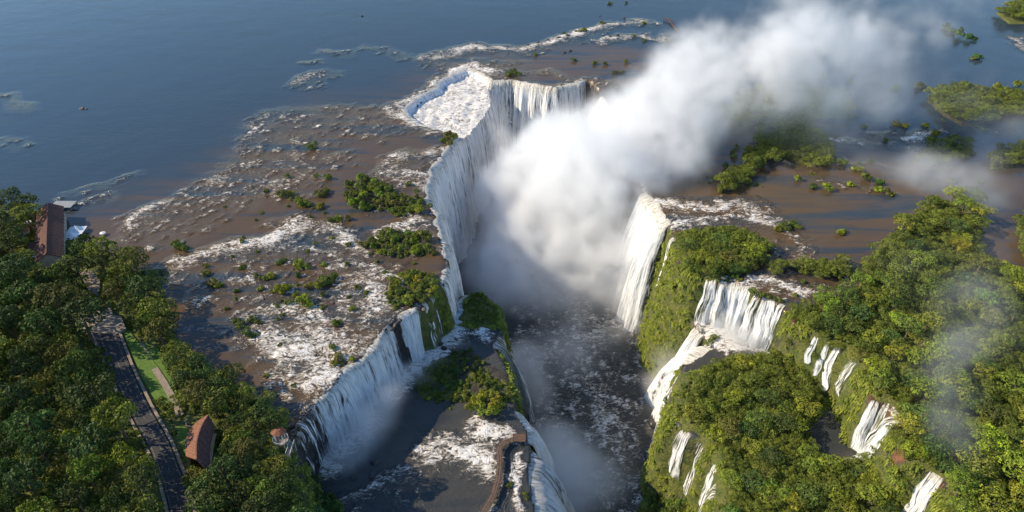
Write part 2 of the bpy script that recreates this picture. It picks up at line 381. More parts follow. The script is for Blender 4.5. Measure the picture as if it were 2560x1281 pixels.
# ---------------------------------------------------------------- white water on the river, strokes (line, half width m, strength) and fields
def foam_field(GX, GY, z, strokes, fields):
    f = np.zeros_like(GX)
    wx = (fbm(GX, GY, 12, 4, 51)-.5)*13; wy = (fbm(GX, GY, 12, 4, 61)-.5)*13
    GX = GX+wx; GY = GY+wy
    for pts, w, a in strokes:
        d, al = segflow(GX, GY, W(pts, z)); d = d*np.where(al > 0, 1-.66*al, 1-.9*al)
        f = np.maximum(f, a*np.clip(1.12-d/(w*1.9), 0, 1)**1.15)
    for pts, a, soft in fields:
        d = sdf(GX, GY, W(pts, z)); f = np.maximum(f, a*ss((d+soft*.5)/soft))
    return f
ST_UP = [
 ([(302,575),(325,540),(380,515),(430,498)],4,.75), ([(420,505),(480,470),(530,448),(590,420)],4.5,.62), ([(480,520),(560,480),(640,460),(720,450)],5,.62),
 ([(600,385),(612,345),(640,300),(665,280)],4,.55), ([(610,360),(660,330),(720,320)],5,.45), ([(640,290),(740,300),(800,275),(850,268)],4,.5),
 ([(740,345),(738,400),(770,420)],4,.6), ([(750,300),(820,330),(900,320)],6,.42), ([(740,400),(800,400),(850,385)],4,.5), ([(905,340),(935,337)],2.5,.7),
 ([(680,410),(720,430),(790,440)],4,.55), ([(300,590),(400,580),(480,540)],5,.35), ([(570,500),(640,480),(700,470)],5,.5),
 ([(440,650),(500,630),(560,612),(640,600),(690,582)],5,.88), ([(690,580),(740,560),(790,560),(860,585),(900,610)],6,.8), ([(620,600),(700,605),(800,625)],5,.6),
 ([(700,560),(740,545),(790,575)],5,.75), ([(560,640),(650,650),(690,620)],4,.5), ([(400,690),(440,660),(460,655)],3,.5), ([(740,620),(820,630),(900,640)],6,.55),
 ([(480,730),(540,720),(620,700),(680,720)],4,.6), ([(820,660),(880,650),(930,660),(940,690)],5,.72), ([(850,700),(900,690),(940,720),(930,760)],6,.8),
 ([(600,780),(660,770),(720,765),(760,770)],5,.75), ([(580,750),(610,740),(680,735)],4,.5), ([(690,780),(760,790),(850,800),(960,790)],6,.72), ([(780,740),(830,745),(900,750)],5,.6),
 ([(940,760),(980,740),(985,700)],4,.6), ([(860,720),(850,760),(880,790)],5,.7),
 ([(930,430),(960,400),(1010,380),(1060,385),(1110,372)],5,.85), ([(960,430),(1010,425),(1060,440)],6,.85), ([(990,445),(1040,455),(1062,470)],4,.9),
 ([(965,270),(1000,287),(1040,308)],7,.95), ([(995,262),(1040,238),(1085,210)],6,.95), ([(1085,208),(1130,174),(1175,158),(1215,178)],8,1.0), ([(1040,318),(1080,328),(1130,330)],3,.75),
 ([(1215,195),(1280,190),(1300,185)],3,.6), ([(1320,180),(1370,175),(1400,195)],3,.55), ([(1400,215),(1440,203),(1470,200)],5,.9),
 ([(1055,142),(1120,128),(1180,115),(1240,118),(1290,122)],6,.85), ([(900,118),(960,126),(1000,140),(1060,150)],5,.4), ([(800,128),(850,132)],4,.45), ([(740,205),(765,190),(795,178)],5,.6), ([(755,155),(785,152)],2.5,.6),
 ([(1240,160),(1290,150),(1250,130)],5,.35), ([(1290,120),(1350,105),(1400,92),(1440,80),(1500,62),(1590,53)],4.5,.9), ([(1480,102),(1540,92),(1590,88),(1640,100),(1660,90)],4,.85), ([(1350,105),(1430,102)],3,.7),
 ([(1040,490),(1070,490)],3,.8), ([(960,570),(1000,560),(1040,545),(1070,555)],5,.85), ([(985,580),(1030,575)],5,.85), ([(1000,530),(1050,545)],3,.7), ([(1050,600),(1110,600)],3,.5),
 ([(985,690),(1060,700),(1090,725)],4,.85), ([(990,545),(960,520),(900,530)],2,.5), ([(960,496),(1065,500)],2.5,.75),
 ([(140,490),(250,460),(330,432)],2,.3), ([(10,240),(40,262)],5,.4), ([(0,350),(40,355)],4,.35), ([(200,510),(260,490)],3,.4),
 ([(1640,506),(1700,512),(1760,515),(1840,508),(1885,545)],6,.85), ([(1680,560),(1740,548),(1800,545)],4,.85), ([(1890,545),(1920,560),(1960,572)],2.5,.6), ([(1980,590),(1996,610),(1975,640)],3,.7), ([(2000,640),(2050,660),(2080,680)],4,.6), ([(1900,640),(1960,610)],2,.4),
 ([(1855,683),(1900,690),(1960,705),(2000,722)],5,.9), ([(1940,725),(2000,735),(2050,735)],4,.7), ([(2110,712),(2150,715)],2.5,.6), ([(1800,690),(1860,700)],3,.9),
 ([(2045,345),(2090,350),(2140,357)],3,.9), ([(2250,345),(2300,335),(2350,328)],3.5,.9), ([(2430,305),(2460,320)],4,.7), ([(1950,400),(1980,412)],2.5,.8), ([(2040,378),(2085,402)],3,.8), ([(2200,365),(2260,380)],3,.5), ([(2155,335),(2250,352)],2,.35),
 ([(2050,452),(2090,460)],2,.7), ([(2130,470),(2200,480)],2,.4), ([(2170,345),(2240,330)],2,.4), ([(2525,95),(2560,125)],5,.8), ([(1880,365),(1900,372)],2,.7), ([(2110,405),(2250,420)],2,.3),
]
FD_UP = [
 ([(300,590),(312,555),(430,490),(520,435),(600,370),(610,320),(670,275),(850,262),(980,285),(1000,330),(880,350),(760,420),(600,490),(450,580)],.40,16),
 ([(560,660),(700,590),(880,600),(960,660),(960,780),(800,800),(580,790),(470,740)],.42,16),
 ([(582,850),(620,800),(700,795),(800,815),(960,815),(985,812),(940,858),(885,905),(850,960),(812,992),(775,1028),(730,990),(680,960),(640,920),(632,870)],.74,10),
 ([(640,880),(700,850),(780,860),(830,905),(845,955),(790,1010),(740,985),(690,955),(650,930)],.90,10),
 ([(1640,508),(1840,500),(1885,545),(1800,556),(1680,566)],.55,8), ([(1850,680),(2000,700),(2050,735),(1940,735),(1860,715)],.55,6),
 ([(2190,1000),(2245,1008),(2250,1040),(2230,1050)],.95,2), ([(1735,708),(1780,700),(1880,712),(1965,765),(1880,740)],.5,4), ([(2330,1180),(2362,1190),(2360,1205),(2335,1195)],.9,2),
]
foam = foam_field(GX, GY, 0, ST_UP, FD_UP)
def crests(gx, gy, src, n, flow, wid, half, tail, amp, seed, ok):
    r = np.random.default_rng(seed); w = np.clip(src, 0, .8)**1.3*ok; w = (w/w.sum()).ravel().cumsum(); idx = np.searchsorted(w, r.random(n))
    f = np.zeros((len(gy), len(gx))); b = np.zeros_like(f); fl = np.array(flow)/math.hypot(*flow)
    for k in idx:
        j, i = np.unravel_index(min(k, f.size-1), f.shape); cx, cy = gx[i], gy[j]
        a0 = math.atan2(fl[1], fl[0])+r.normal()*.28; fx, fy = math.cos(a0), math.sin(a0); ex, ey = -fy, fx
        h = r.uniform(*half); wd = r.uniform(*wid); am = r.uniform(*amp); kk = r.uniform(-.02, .03); R_ = h+wd*tail
        i0, i1 = np.searchsorted(gx, (cx-R_, cx+R_)); j0, j1 = np.searchsorted(gy, (cy-R_, cy+R_))
        X, Y = np.meshgrid(gx[i0:i1]-cx, gy[j0:j1]-cy); u = X*ex+Y*ey; v = X*fx+Y*fy+kk*u*u
        v = v+(vnoise(X*.6+cx, Y*.6+cy, 3)-.5)*2.2*wd
        g = am*np.clip(1-np.abs(u)/h, 0, 1)**.6*np.where(v < 0, np.clip(1+v/(.8*wd), 0, 1), np.clip(1-v/(tail*wd), 0, 1)**1.2)
        f[j0:j1, i0:i1] = np.maximum(f[j0:j1, i0:i1], g); b[j0:j1, i0:i1] = np.maximum(b[j0:j1, i0:i1], g*np.exp(-(v/(1.1*wd))**2))
    return f, b
cr_f, cr_b = crests(gx, gy, foam, 1500, (.80, -.60), (.8, 1.9), (2.5, 8), 4.5, (.55, 1.0), 5, (dU < -1) & (dB < 0) & (np.abs(GX) < 540) & (GY < 790) & (GY > 100))
brk = fbm(GX, GY, 14, 3, 31)
foam = np.maximum(foam*np.clip(.5+.8*brk, 0, 1.1), cr_f)
rimpx, rimpy, _ = PX(GX, GY, 0*GX)
throat_rim = ((rimpx < 1500) & (rimpx > 980) & (rimpy < 480)) | ((rimpx < 1060) & (rimpy > 780) & (rimpx > 780)) | ((rimpx > 1600) & (rimpx < 1680) & (rimpy < 575))
foam = np.maximum(foam, throat_rim*(.35+.7*fbm(GX, GY, 6, 2, 71))*ss(1.2-np.abs(dU)/6))
rel = fbm(GX*.8, GY*1.3, 6, 4, 41)-.45
ZW = .02+(fbm(GX, GY, 18, 3, 3)-.5)*.16+rel*foam*1.3+cr_b*.75-.7*ss(1+dUn/3.5)
ZW = np.where(dUn > .3, np.minimum(TZ-1.2-dUn*.15, -1.2), ZW)
keep = ((dU < 5) & (dB < 8)).ravel()
fc = grid_faces(NX, NY); fc = fc[keep[fc].all(1)]
used = np.unique(fc); remap = np.full(NX*NY, -1); remap[used] = np.arange(len(used))
VW = np.stack([GX, GY, ZW], -1).reshape(-1, 3)
rm = np_mesh('upper_river', VW[used], remap[fc], True); fattr(rm, 'foam', np.clip(foam, 0, 1).ravel()[used])
TURB = W([(-200,560),(150,500),(420,420),(600,300),(760,230),(960,210),(1060,140),(1300,110),(1600,90),(1750,160),(2000,280),(2300,330),(2700,420),(3200,900),(2000,1800),(-600,1800)], 0)
fattr(rm, 'turbid', ss((sdf(GX, GY, TURB)+40)/130).ravel()[used])  # high: muddy brown; low: calm colour with its painted sky blue
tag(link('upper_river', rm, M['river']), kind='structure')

def flat_water(name, x0, x1, y0, y1, st, z, strokes, fields, extra, keepf, mat, amp):
    ax = np.arange(x0, x1, st); ay = np.arange(y0, y1, st); X, Y = np.meshgrid(ax, ay)
    f = foam_field(X, Y, z, strokes, fields)*np.clip(.65+fbm(X, Y, 10, 3, 77), 0, 1.25)
    cb = 0
    if name == 'gorge_river':
        c1, cb = crests(ax, ay, f, 1100, (.12, -1), (.8, 2.2), (2, 7), 9, (.6, 1.0), 12, sdf(X, Y, L) > 2); f = np.maximum(f, c1)
    elif name == 'ledge_water':
        c1, cb = crests(ax, ay, f, 160, (.5, -.8), (.7, 1.4), (2, 5), 5, (.5, .9), 13, sdf(X, Y, U) > 2); f = np.maximum(f, c1)
    f = np.clip(np.maximum(f, extra(X, Y)), 0, 1)
    Z = z+(fbm(X, Y, 9, 4, 8)-.5)*amp+f*(fbm(X, Y, 5, 3, 9)-.4)*amp*2+cb*.7
    if name == 'ledge_water': dl = sdf(X, Y, L); Z = np.where(dl+(fbm(X, Y, 9, 3, 11)-.5)*3 > 2.0, np.minimum(hz(X, Y)-.9, Z-1), Z)
    k = keepf(X, Y).ravel(); q = grid_faces(len(ax), len(ay)); q = q[k[q].all(1)]
    u = np.unique(q); r = np.full(X.size, -1); r[u] = np.arange(len(u))
    m = np_mesh(name, np.stack([X, Y, Z], -1).reshape(-1, 3)[u], r[q], True); fattr(m, 'foam', f.ravel()[u]); fattr(m, 'turbid', np.full(len(u), .8))
    return tag(link(name, m, mat), kind='structure')
ST_LOW = [
 ([(1440,720),(1420,770),(1445,820),(1460,870)],7,.62), ([(1450,830),(1450,900),(1475,970),(1500,1040),(1490,1080)],8,.62), ([(1480,980),(1520,1060),(1560,1120)],6,.45), ([(1320,855),(1390,900),(1440,960)],8,.55),
 ([(1400,740),(1490,800),(1480,840)],8,.6), ([(1535,800),(1560,830),(1590,870),(1605,900)],7,.62), ([(1260,640),(1290,690),(1240,720)],6,.35), ([(1570,1060),(1530,1110),(1560,1090)],5,.6), ([(1500,1080),(1540,1150),(1530,1230),(1560,1270)],5,.55),
 ([(1380,960),(1450,1010),(1490,1100)],7,.42), ([(1260,730),(1330,790),(1345,820)],4,.42), ([(1540,940),(1560,1010),(1570,1060)],5,.35), ([(1640,960),(1680,1010)],6,.6), ([(1430,880),(1500,960)],12,.35), ([(1480,1200),(1520,1300)],9,.5),
]
FD_LOW = [([(1500,640),(1620,740),(1600,790),(1480,740)],.8,14), ([(1240,860),(1330,900),(1320,960),(1260,950)],.6,8), ([(1320,1080),(1430,1100),(1440,1281),(1340,1281)],.5,10), ([(1300,640),(1600,640),(1600,1281),(1300,1281)],.42,20)]
flat_water('gorge_river', -60, 140, 60, 480, 1.15, R_LEV, ST_LOW, FD_LOW, lambda X, Y: 0*X, lambda X, Y: sdf(X, Y, L) > -1, M['gorge_water'], .7)
ST_T = [([(1190,1035),(1175,1060),(1200,1090)],3,.8), ([(1060,1120),(1100,1110),(1150,1130),(1180,1150)],6,.85), ([(1110,1090),(1170,1090),(1190,1100)],4,.6), ([(1100,835),(1130,825),(1195,828)],3,.9), ([(860,1230),(940,1200),(1020,1160),(1050,1140)],4,.5), ([(960,1281),(1000,1240)],5,.4), ([(1220,1200),(1240,1160),(1238,1110)],3,.4), ([(1215,1260),(1190,1281)],4,.6)]
FD_T = [([(1195,1045),(1270,1048),(1308,1085),(1310,1110),(1260,1100),(1200,1090)],.85,4), ([(1040,1120),(1100,1110),(1180,1140),(1150,1170),(1060,1160)],.7,8), ([(1295,1120),(1316,1120),(1320,1290),(1270,1290),(1285,1220)],.85,4),
        ([(1735,785),(1740,815),(1800,875),(1960,885),(1965,840),(1850,800)],1.1,6), ([(1740,815),(1800,850),(1815,885),(1760,860)],.95,3), ([(2150,1080),(2190,1130),(2200,1110),(2170,1060)],.6,4)]
def t_extra(X, Y):
    d = sdf(X, Y, U); a, b, _ = PX(X, Y, 0*X+T_LEV)
    return np.where((a < 1230), .95*ss(1.35-d/16)*ss((1180-b)/60+.9), .1)
flat_water('ledge_water', -100, 170, 60, 290, 1.0, T_LEV+.5, ST_T, FD_T, t_extra, lambda X, Y: (sdf(X, Y, U) > -2) & (sdf(X, Y, L) < 9), M['gorge_water'], .35)

SHELF = W([(1010,274),(1040,250),(1088,216),(1130,186),(1170,170),(1212,200),(1218,252),(1180,302),(1148,335),(1085,320),(1035,302)], 0)
flat_water('shelf_water', -130, 10, 400, 600, 1.1, -4.5, [], [([(900,100),(1300,100),(1300,500),(900,500)],.97,4)], lambda X, Y: 0*X+1.0, lambda X, Y: sdf(X, Y, SHELF) > -3, M['gorge_water'], 1.6)
# ---------------------------------------------------------------- waterfalls
NRM_EPS = .5
def resample(pts, step):
    pts = np.asarray(pts, float); d = np.r_[0, np.cumsum(np.hypot(*np.diff(pts, axis=0).T))]
    n = max(4, int(d[-1]/step)+1); s = np.linspace(0, d[-1], n)
    return np.stack([np.interp(s, d, pts[:, 0]), np.interp(s, d, pts[:, 1])], 1), s
def waterfall(label, px, z0, z1, throw=3.0, dens=.75, seed=0, fan=0.0, step=.55, drift=(0,0), name='waterfall', reach=26, group='waterfalls of the gorge'):
    rim_p, s = resample(W(px, z0), step); n = len(rim_p)
    tg = np.gradient(rim_p, axis=0); tg /= np.hypot(*tg.T)[:, None]+1e-9
    k = np.ones(9)/9
    if n > 12: tg = np.stack([np.convolve(np.pad(tg[:, i], 4, 'edge'), k, 'valid') for i in (0, 1)], 1); tg /= np.hypot(*tg.T)[:, None]
    nr = np.stack([tg[:, 1], -tg[:, 0]], 1)
    m = n//2; test = [hz(rim_p[m, 0]+sg*nr[m, 0]*9, rim_p[m, 1]+sg*nr[m, 1]*9) for sg in (1, -1)]
    if test[1] < test[0]: nr = -nr
    if z0 in (0, T_LEV):                                     # start where the ground really breaks off
        A = dUn if z0 == 0 else dLn-2.2; offs = np.linspace(-8, 9, 86); best = np.zeros(n); done = np.zeros(n, bool)
        for o_ in offs:
            v_ = fld(A, rim_p[:, 0]+nr[:, 0]*o_, rim_p[:, 1]+nr[:, 1]*o_); h_ = (v_ > 0) & ~done; best[h_] = o_; done |= h_
        if n > 6: best = np.convolve(np.pad(best, 2, 'edge'), np.ones(5)/5, 'valid')
        rim_p = rim_p+nr*best[:, None]
    endf = np.clip(np.minimum(s, s[-1]-s)/max(1.0, min(6.0, s[-1]*.35)), 0, 1)**.5
    rows = max(14, int((z0-z1)/1.3)); ts = np.r_[-.10, -.05, 0, np.linspace(0, 1, rows)[1:]]
    V = []; dr = []
    strand = np.clip(fbm(s*1.0, s*0+seed*3.7, 3.2, 3, seed)*1.5-.22, 0, 1.2); strand2 = fbm(s*1.0, s*0+seed, 11, 2, seed+5)
    cur = np.zeros(n)
    base_var = (fbm(s, s*0, 6, 3, seed+9)-.5)*(3.5 if z0-z1 > 12 else 1)
    for t in ts:
        if t <= 0:
            off = t*26*(.3+1.1*strand)-.2; z = np.full(n, z0+(.10 if t < 0 else -.3)); cur = np.maximum(cur*0, off)
        else:
            z = z0-.3-(z0-z1+base_var)*t
            want = .4+throw*math.sqrt(t)*(.65+.8*strand)+throw*.35*(strand2-.5)*t
            cur = np.maximum(cur, want*(.12+.88*endf))
            for _ in range(70):
                h = hz(rim_p[:, 0]+nr[:, 0]*cur, rim_p[:, 1]+nr[:, 1]*cur)
                bad = (h > z-.45) & (cur < reach)
                if not bad.any(): break
                cur = np.where(bad, cur+.4, cur)
            kk = np.ones(5)/5; cs = np.convolve(np.pad(cur, 2, 'edge'), kk, 'valid'); off = np.maximum(cur*.4+cs*.6, 0)
        tt = max(t, 0)
        sx = (s-s.mean())*(fan if s[-1] > 12 else .65)*tt**.8+(0 if s[-1] > 12 else (fbm(np.array([tt*5.0]), np.array([seed*1.0]), 1.5, 2, seed)[0]-.5)*2.2*min(1, tt*3))
        wob = ((vnoise(s*.5+seed, np.full(n, tt*6.0+seed), seed+3)-.5)*1.0+(fbm(s, np.full(n, tt*3.0), 1.9, 2, seed+7)-.5)*2.4)*min(1, tt*4)
        q = rim_p+nr*(off+wob)[:, None]+tg*sx[:, None]+np.array(drift)*tt
        V.append(np.c_[q, z]); dr.append(np.full(n, tt))
    V = np.concatenate(V); R = len(ts)
    me = np_mesh(name, V, grid_faces(n, R), True)
    fattr(me, 'drop', np.concatenate(dr)); fattr(me, 'flow', np.tile(dens+(strand2-.5)*.5, R))
    e = np.minimum(s, s[-1]-s)/max(.9, min(4.0, s[-1]*.42)); 
    fattr(me, 'edge', np.concatenate([np.clip(e, 0, 1)*(min(1, .15+(1.02-t)/(.2 if z0-z1 < 40 else .12)) if t > 0 else min(1, (t+.11)/.11)) for t in ts]))
    uvl = me.uv_layers.new(name='UVMap'); li = np.empty(len(me.loops), np.int32); me.loops.foreach_get('vertex_index', li)
    vv = np.concatenate([np.full(n, t*(z0-z1)) for t in ts]); uu = np.tile(s+seed*37.1, R)
    uvl.data.foreach_set('uv', np.stack([uu[li], vv[li]], 1).astype(np.float32).ravel())
    return tag(link(name, me, M['fall']), label, 'waterfall', group)
GL, GT, GR = 'falls of the left ledge', 'falls of the great horseshoe', 'falls of the right bank'
FALLS = [
 ('streaky blue-shaded waterfall curtain nearest the viewing tower on the left bank', [(739,1100),(775,1031),(815,992)], 0, T_LEV, 3, 0.28, 1, GL),
 ('broad waterfall curtain below the white cascade, between the streaky curtain and the shrub notch', [(790,1016),(815,992),(850,960),(868,933),(895,896)], 0, T_LEV, 4.5, 0.60, 2, GL),
 ('long shaded waterfall curtain in the middle of the left ledge', [(880,910),(885,904),(945,857),(987,814)], 0, T_LEV, 4.5, 0.62, 3, GL),
 ('rounded shaded waterfall right of the dark rock gap on the left ledge', [(998,806),(1030,787),(1056,776)], 0, T_LEV, 5, 0.65, 4, GL),
 ('first of two slim waterfalls dropping from shrubs at the ledge corner', [(1066,767),(1074,758)], 0, T_LEV, 3, 0.35, 5, GL),
 ('second of two slim waterfalls dropping from shrubs at the ledge corner', [(1082,750),(1091,740)], 0, T_LEV, 3, 0.32, 6, GL),
 ('shaded waterfall slipping down beside the dark vegetated point', [(1110,714),(1120,690),(1119,665)], 0, T_LEV-4, 3.5, 0.55, 7, GL),
 ('tall misty waterfall wall on the left side of the gorge below the shrub islets', [(1117,650),(1105,610),(1090,560),(1078,510),(1064,470),(1076,438)], 0, R_LEV, 9, 0.60, 8, GT),
 ('tall pale waterfall wall on the left side of the gorge above the shrub islets', [(1070,488),(1064,470),(1082,425),(1112,388),(1138,352),(1146,332)], 0, R_LEV, 10, 0.62, 9, GT),
 ('blue-white inner curtain dropping from the upper shelf of the horseshoe', [(1130,352),(1146,332),(1178,298),(1214,250),(1224,208)], -4.5, R_LEV, 10, 0.60, 10, GT),
 ('curved low fall on the left lip of the horseshoe shelf', [(1110,325),(1085,320),(1035,302),(1010,274),(1040,250),(1088,216),(1105,204)], 0, -5, 3, 0.60, 11, GT),
 ('short bright fall at the far tip of the horseshoe', [(1070,229),(1088,216),(1130,186),(1170,170),(1202,186),(1216,198)], 0, -5, 3.5, 0.60, 12, GT),
 ('sunlit comb-like waterfall at the head of the horseshoe under the small island', [(1202,186),(1225,205),(1280,203),(1340,212),(1356,215)], 0, R_LEV, 9, 0.58, 13, GT),
 ('sunlit waterfall at the right end of the horseshoe head', [(1325,210),(1340,212),(1390,222),(1440,211),(1472,206)], 0, R_LEV, 9, 0.55, 14, GT),
 ('waterfall on the far side of the gorge half lost in the spray', [(1500,240),(1515,282),(1545,360),(1575,420)], 0, R_LEV, 9, 0.60, 15, GT),
 ('huge sunlit white waterfall beside the green promontory', [(1612,478),(1630,505),(1650,535),(1670,566)], 0, R_LEV, 17, 0.80, 16, GT),
 ('thin sunlit side fall on the edge of the green promontory', [(1677,592),(1679,604)], 0, -34, 3, 0.35, 17, GR),
 ('short double strand at the left end of the right-hand falls', [(1760,700),(1792,709)], 0, T_LEV, 4, 0.38, 18, GR),
 ('narrow strand next to the main white sheet of the right-hand falls', [(1794,709),(1824,715)], 0, T_LEV, 4, 0.34, 19, GR),
 ('broad bright sheet in the middle of the right-hand falls', [(1816,713),(1850,718),(1884,732)], 0, T_LEV, 6, 0.72, 20, GR),
 ('slim strand right of the broad bright sheet of the right-hand falls', [(1884,735),(1902,747)], 0, T_LEV, 4, 0.32, 21, GR),
 ('ragged veil of strands below shrubs in the right-hand falls', [(1900,746),(1944,755)], 0, T_LEV, 4.5, 0.42, 22, GR),
 ('lone smooth column at the right end of the right-hand falls', [(1949,758),(1966,769)], 0, T_LEV, 3.5, 0.50, 23, GR),
 ('upper left branch of the lower cascade beside the mossy wall', [(1738,811),(1762,829),(1772,838)], T_LEV, R_LEV, 20, 0.60, 24, GR),
 ('right branch of the lower cascade that smokes into the gorge river', [(1786,848),(1800,872),(1765,898),(1726,922)], T_LEV, R_LEV, 20, 0.75, 25, GR),
 ('thin ribbon fall down the edge of the lower plateau under the cascade', [(1714,940),(1704,985)], T_LEV, R_LEV, 4, 0.35, 26, GR),
 ('wedge-shaped fall at the left edge of the lower plateau', [(1706,1058),(1726,1070),(1742,1087)], T_LEV, -46, 4, 0.36, 27, GR),
 ('ragged narrow fall just right of the wedge-shaped fall', [(1762,1092),(1782,1112)], T_LEV, -52, 4, 0.30, 28, GR),
 ('loose broken fall third from the left on the lower plateau edge', [(1800,1138),(1822,1156)], T_LEV, -46, 4, 0.26, 29, GR),
 ('small fall at the bottom edge of the picture on the lower plateau', [(1825,1215),(1812,1255)], T_LEV, -46, 4, 0.30, 30, GR),
 ('thread of water on the green cliff left of the twin threads', [(2034,840),(2047,847)], 0, -12, 2.5, 0.30, 31, GR),
 ('left one of the twin threads on the green cliff', [(2067,853),(2080,860)], 0, -16, 2.5, 0.30, 32, GR),
 ('right and wider one of the twin threads on the green cliff', [(2087,864),(2106,874)], 0, -20, 2.5, 0.38, 33, GR),
 ('single splayed fall on the green cliff above the brown boulder', [(2128,897),(2146,914)], 0, -17, 2.5, 0.38, 34, GR),
 ('left column of the triple fall above the dark pool', [(2174,998),(2204,1010)], 0, -22, 4, 0.45, 35, GR),
 ('middle column of the triple fall above the dark pool', [(2206,1011),(2227,1022)], 0, -24, 4, 0.34, 36, GR),
 ('right column of the triple fall above the dark pool', [(2234,1036),(2241,1072)], 0, -24, 4, 0.40, 37, GR),
 ('fall beside bare red earth at the bottom right', [(2318,1178),(2345,1194),(2362,1206)], 0, -24, 4.5, 0.42, 38, GR),
 ('sloping blue fall dropping from the notch beside the dark point', [(1243,834),(1222,862),(1228,875)], T_LEV, R_LEV, 16, 0.50, 39, GL),
 ('curved fall rounding the end of the walkway platform', [(1268,1030),(1280,1048),(1306,1080),(1313,1115)], T_LEV, R_LEV, 14, 0.60, 40, GL),
 ('long blue waterfall curtain on the right of the walkway', [(1314,1120),(1313,1200),(1322,1281),(1332,1400)], T_LEV, R_LEV, 17, 0.62, 41, GL),
]
for lab, px, z0, z1, th, de, sd, g in FALLS:
    waterfall(lab, px, z0, z1, th, de, sd, group=g, fan=.25 if sd in (16, 25, 34) else 0.0, reach=42 if sd in (24, 25) else 30 if sd == 16 else 20)
FALL_PTS = []
for o in list(C.objects):
    if o.name.startswith('waterfall'):
        v = np.empty(len(o.data.vertices)*3, np.float32); o.data.vertices.foreach_get('co', v); FALL_PTS.append(v.reshape(-1, 3)[::3])
from mathutils.kdtree import KDTree
_all = np.concatenate(FALL_PTS); kd = KDTree(len(_all))
for _i, _p in enumerate(_all): kd.insert(_p, _i)
kd.balance(); FALL_PTS = [f_[::4] for f_ in FALL_PTS]
FALL_PTS = np.concatenate(FALL_PTS); FPX, FPY, FD = PX(FALL_PTS[:, 0], FALL_PTS[:, 1], FALL_PTS[:, 2])

# ---------------------------------------------------------------- road, lawns and paths of the left bank
def gz(x, y): return float(hz(x, y))
def strip(name, px, wd, lift, mat, kind='structure', z=5.5, parent=None, thick=0.0):
    c, s = resample(W(px, z), 2.0); tg = np.gradient(c, axis=0); tg /= np.hypot(*tg.T)[:, None]; nr = np.stack([tg[:, 1], -tg[:, 0]], 1)
    wd = np.interp(np.linspace(0, 1, len(c)), np.linspace(0, 1, len(np.atleast_1d(wd))), np.atleast_1d(wd))
    a = c+nr*wd[:, None]/2; b = c-nr*wd[:, None]/2
    zz = np.array([max(gz(*p), gz(*q), gz(*r)) for p, q, r in zip(a, b, c)]); zz = np.convolve(np.pad(zz, 3, 'edge'), np.ones(7)/7, 'valid')+lift
    n = len(c)
    V = np.concatenate([np.c_[a, zz], np.c_[b, zz], np.c_[a, zz-1.2], np.c_[b, zz-1.2]]); i = np.arange(n-1)
    Fq = np.concatenate([np.stack([i, i+1, i+1+n, i+n], 1), np.stack([i+2*n, i+1+2*n, i+1, i], 1), np.stack([i+n, i+n+1, i+3*n+1, i+3*n], 1)])
    o = link(name, np_mesh(name, V, Fq), mat)
    return tag(o, kind=kind), c, nr, zz
ROAD = [(236,772),(262,826),(300,920),(345,1015),(398,1112),(430,1195),(452,1281),(480,1400)]
road, rc, rn, rz_ = strip('road', ROAD, [9,8,6.8,6.2,6,6,6,6], .42, M['asphalt'])
for sgn, nm in ((1, 'pavement'), (-1, 'pavement')):
    off = rc+rn*sgn*(np.interp(np.linspace(0, 1, len(rc)), [0, .3, 1], [5.2, 4.2, 3.7]))[:, None]
    n = len(off); h = np.r_[rz_]+.13
    a = off+rn*.5; b = off-rn*.5; V = np.concatenate([np.c_[a, h], np.c_[b, h], np.c_[a, h-1.2], np.c_[b, h-1.2]]); i = np.arange(n-1)
    tag(link(nm, np_mesh(nm, V, np.concatenate([np.stack([i, i+1, i+1+n, i+n], 1), np.stack([i+2*n, i+1+2*n, i+1, i], 1), np.stack([i+n, i+n+1, i+3*n+1, i+3*n], 1)])), M['paving']), kind='structure')
for k, off in enumerate((0.0, 2.5, -2.5)):                  # painted lines
    V = []; Fq = []
    for i in range(2, len(rc)-1):
        if k == 0 and i % 3 == 0: continue
        p, q = rc[i]+rn[i]*off, rc[i+1]+rn[i+1]*off; b = len(V)
        for c_, n_, z_ in ((p, rn[i], rz_[i]), (q, rn[i+1], rz_[i+1])):
            V += [(*(c_+n_*.09), z_+.008), (*(c_-n_*.09), z_+.008)]
        Fq.append((b, b+1, b+3, b+2))
    tag(link('lane_marking', np_mesh('lane_marking', V, Fq), M['line']), kind='structure')
def sheet(name, px, z, lift, mat):
    w = W(px, z); zz = max(gz(*p) for p in w)+lift
    m = bpy.data.meshes.new(name); n = len(w)
    m.from_pydata([(*p, zz) for p in w]+[(*p, zz-2.5) for p in w], [], [tuple(range(n))]+[(i, (i+1) % n, n+(i+1) % n, n+i) for i in range(n)]); m.update()
    return tag(link(name, m, mat), kind='structure')
sheet('forecourt', [(192,792),(240,770),(300,785),(312,815),(285,830),(235,825),(196,822)], 5.2, .30, M['paving'])
sheet('forecourt', [(190,672),(225,668),(246,690),(246,740),(228,728),(205,700)], 5.2, .30, M['paving'])
sheet('lawn', [(300,818),(318,815),(390,905),(425,975),(428,1000),(385,992),(352,935)], 5.2, .18, M['lawn'])
sheet('lawn', [(345,842),(392,862),(428,925),(442,990),(432,985),(400,920)], 4.8, .22, M['lawn'])
sheet('lawn', [(435,1060),(470,1062),(486,1075),(470,1110),(466,1140),(455,1120)], 4.8, .2, M['lawn'])
strip('footpath', [(345,848),(372,895),(405,945),(436,1000),(448,1030)], 2.4, .62, M['paving'], z=5.0)

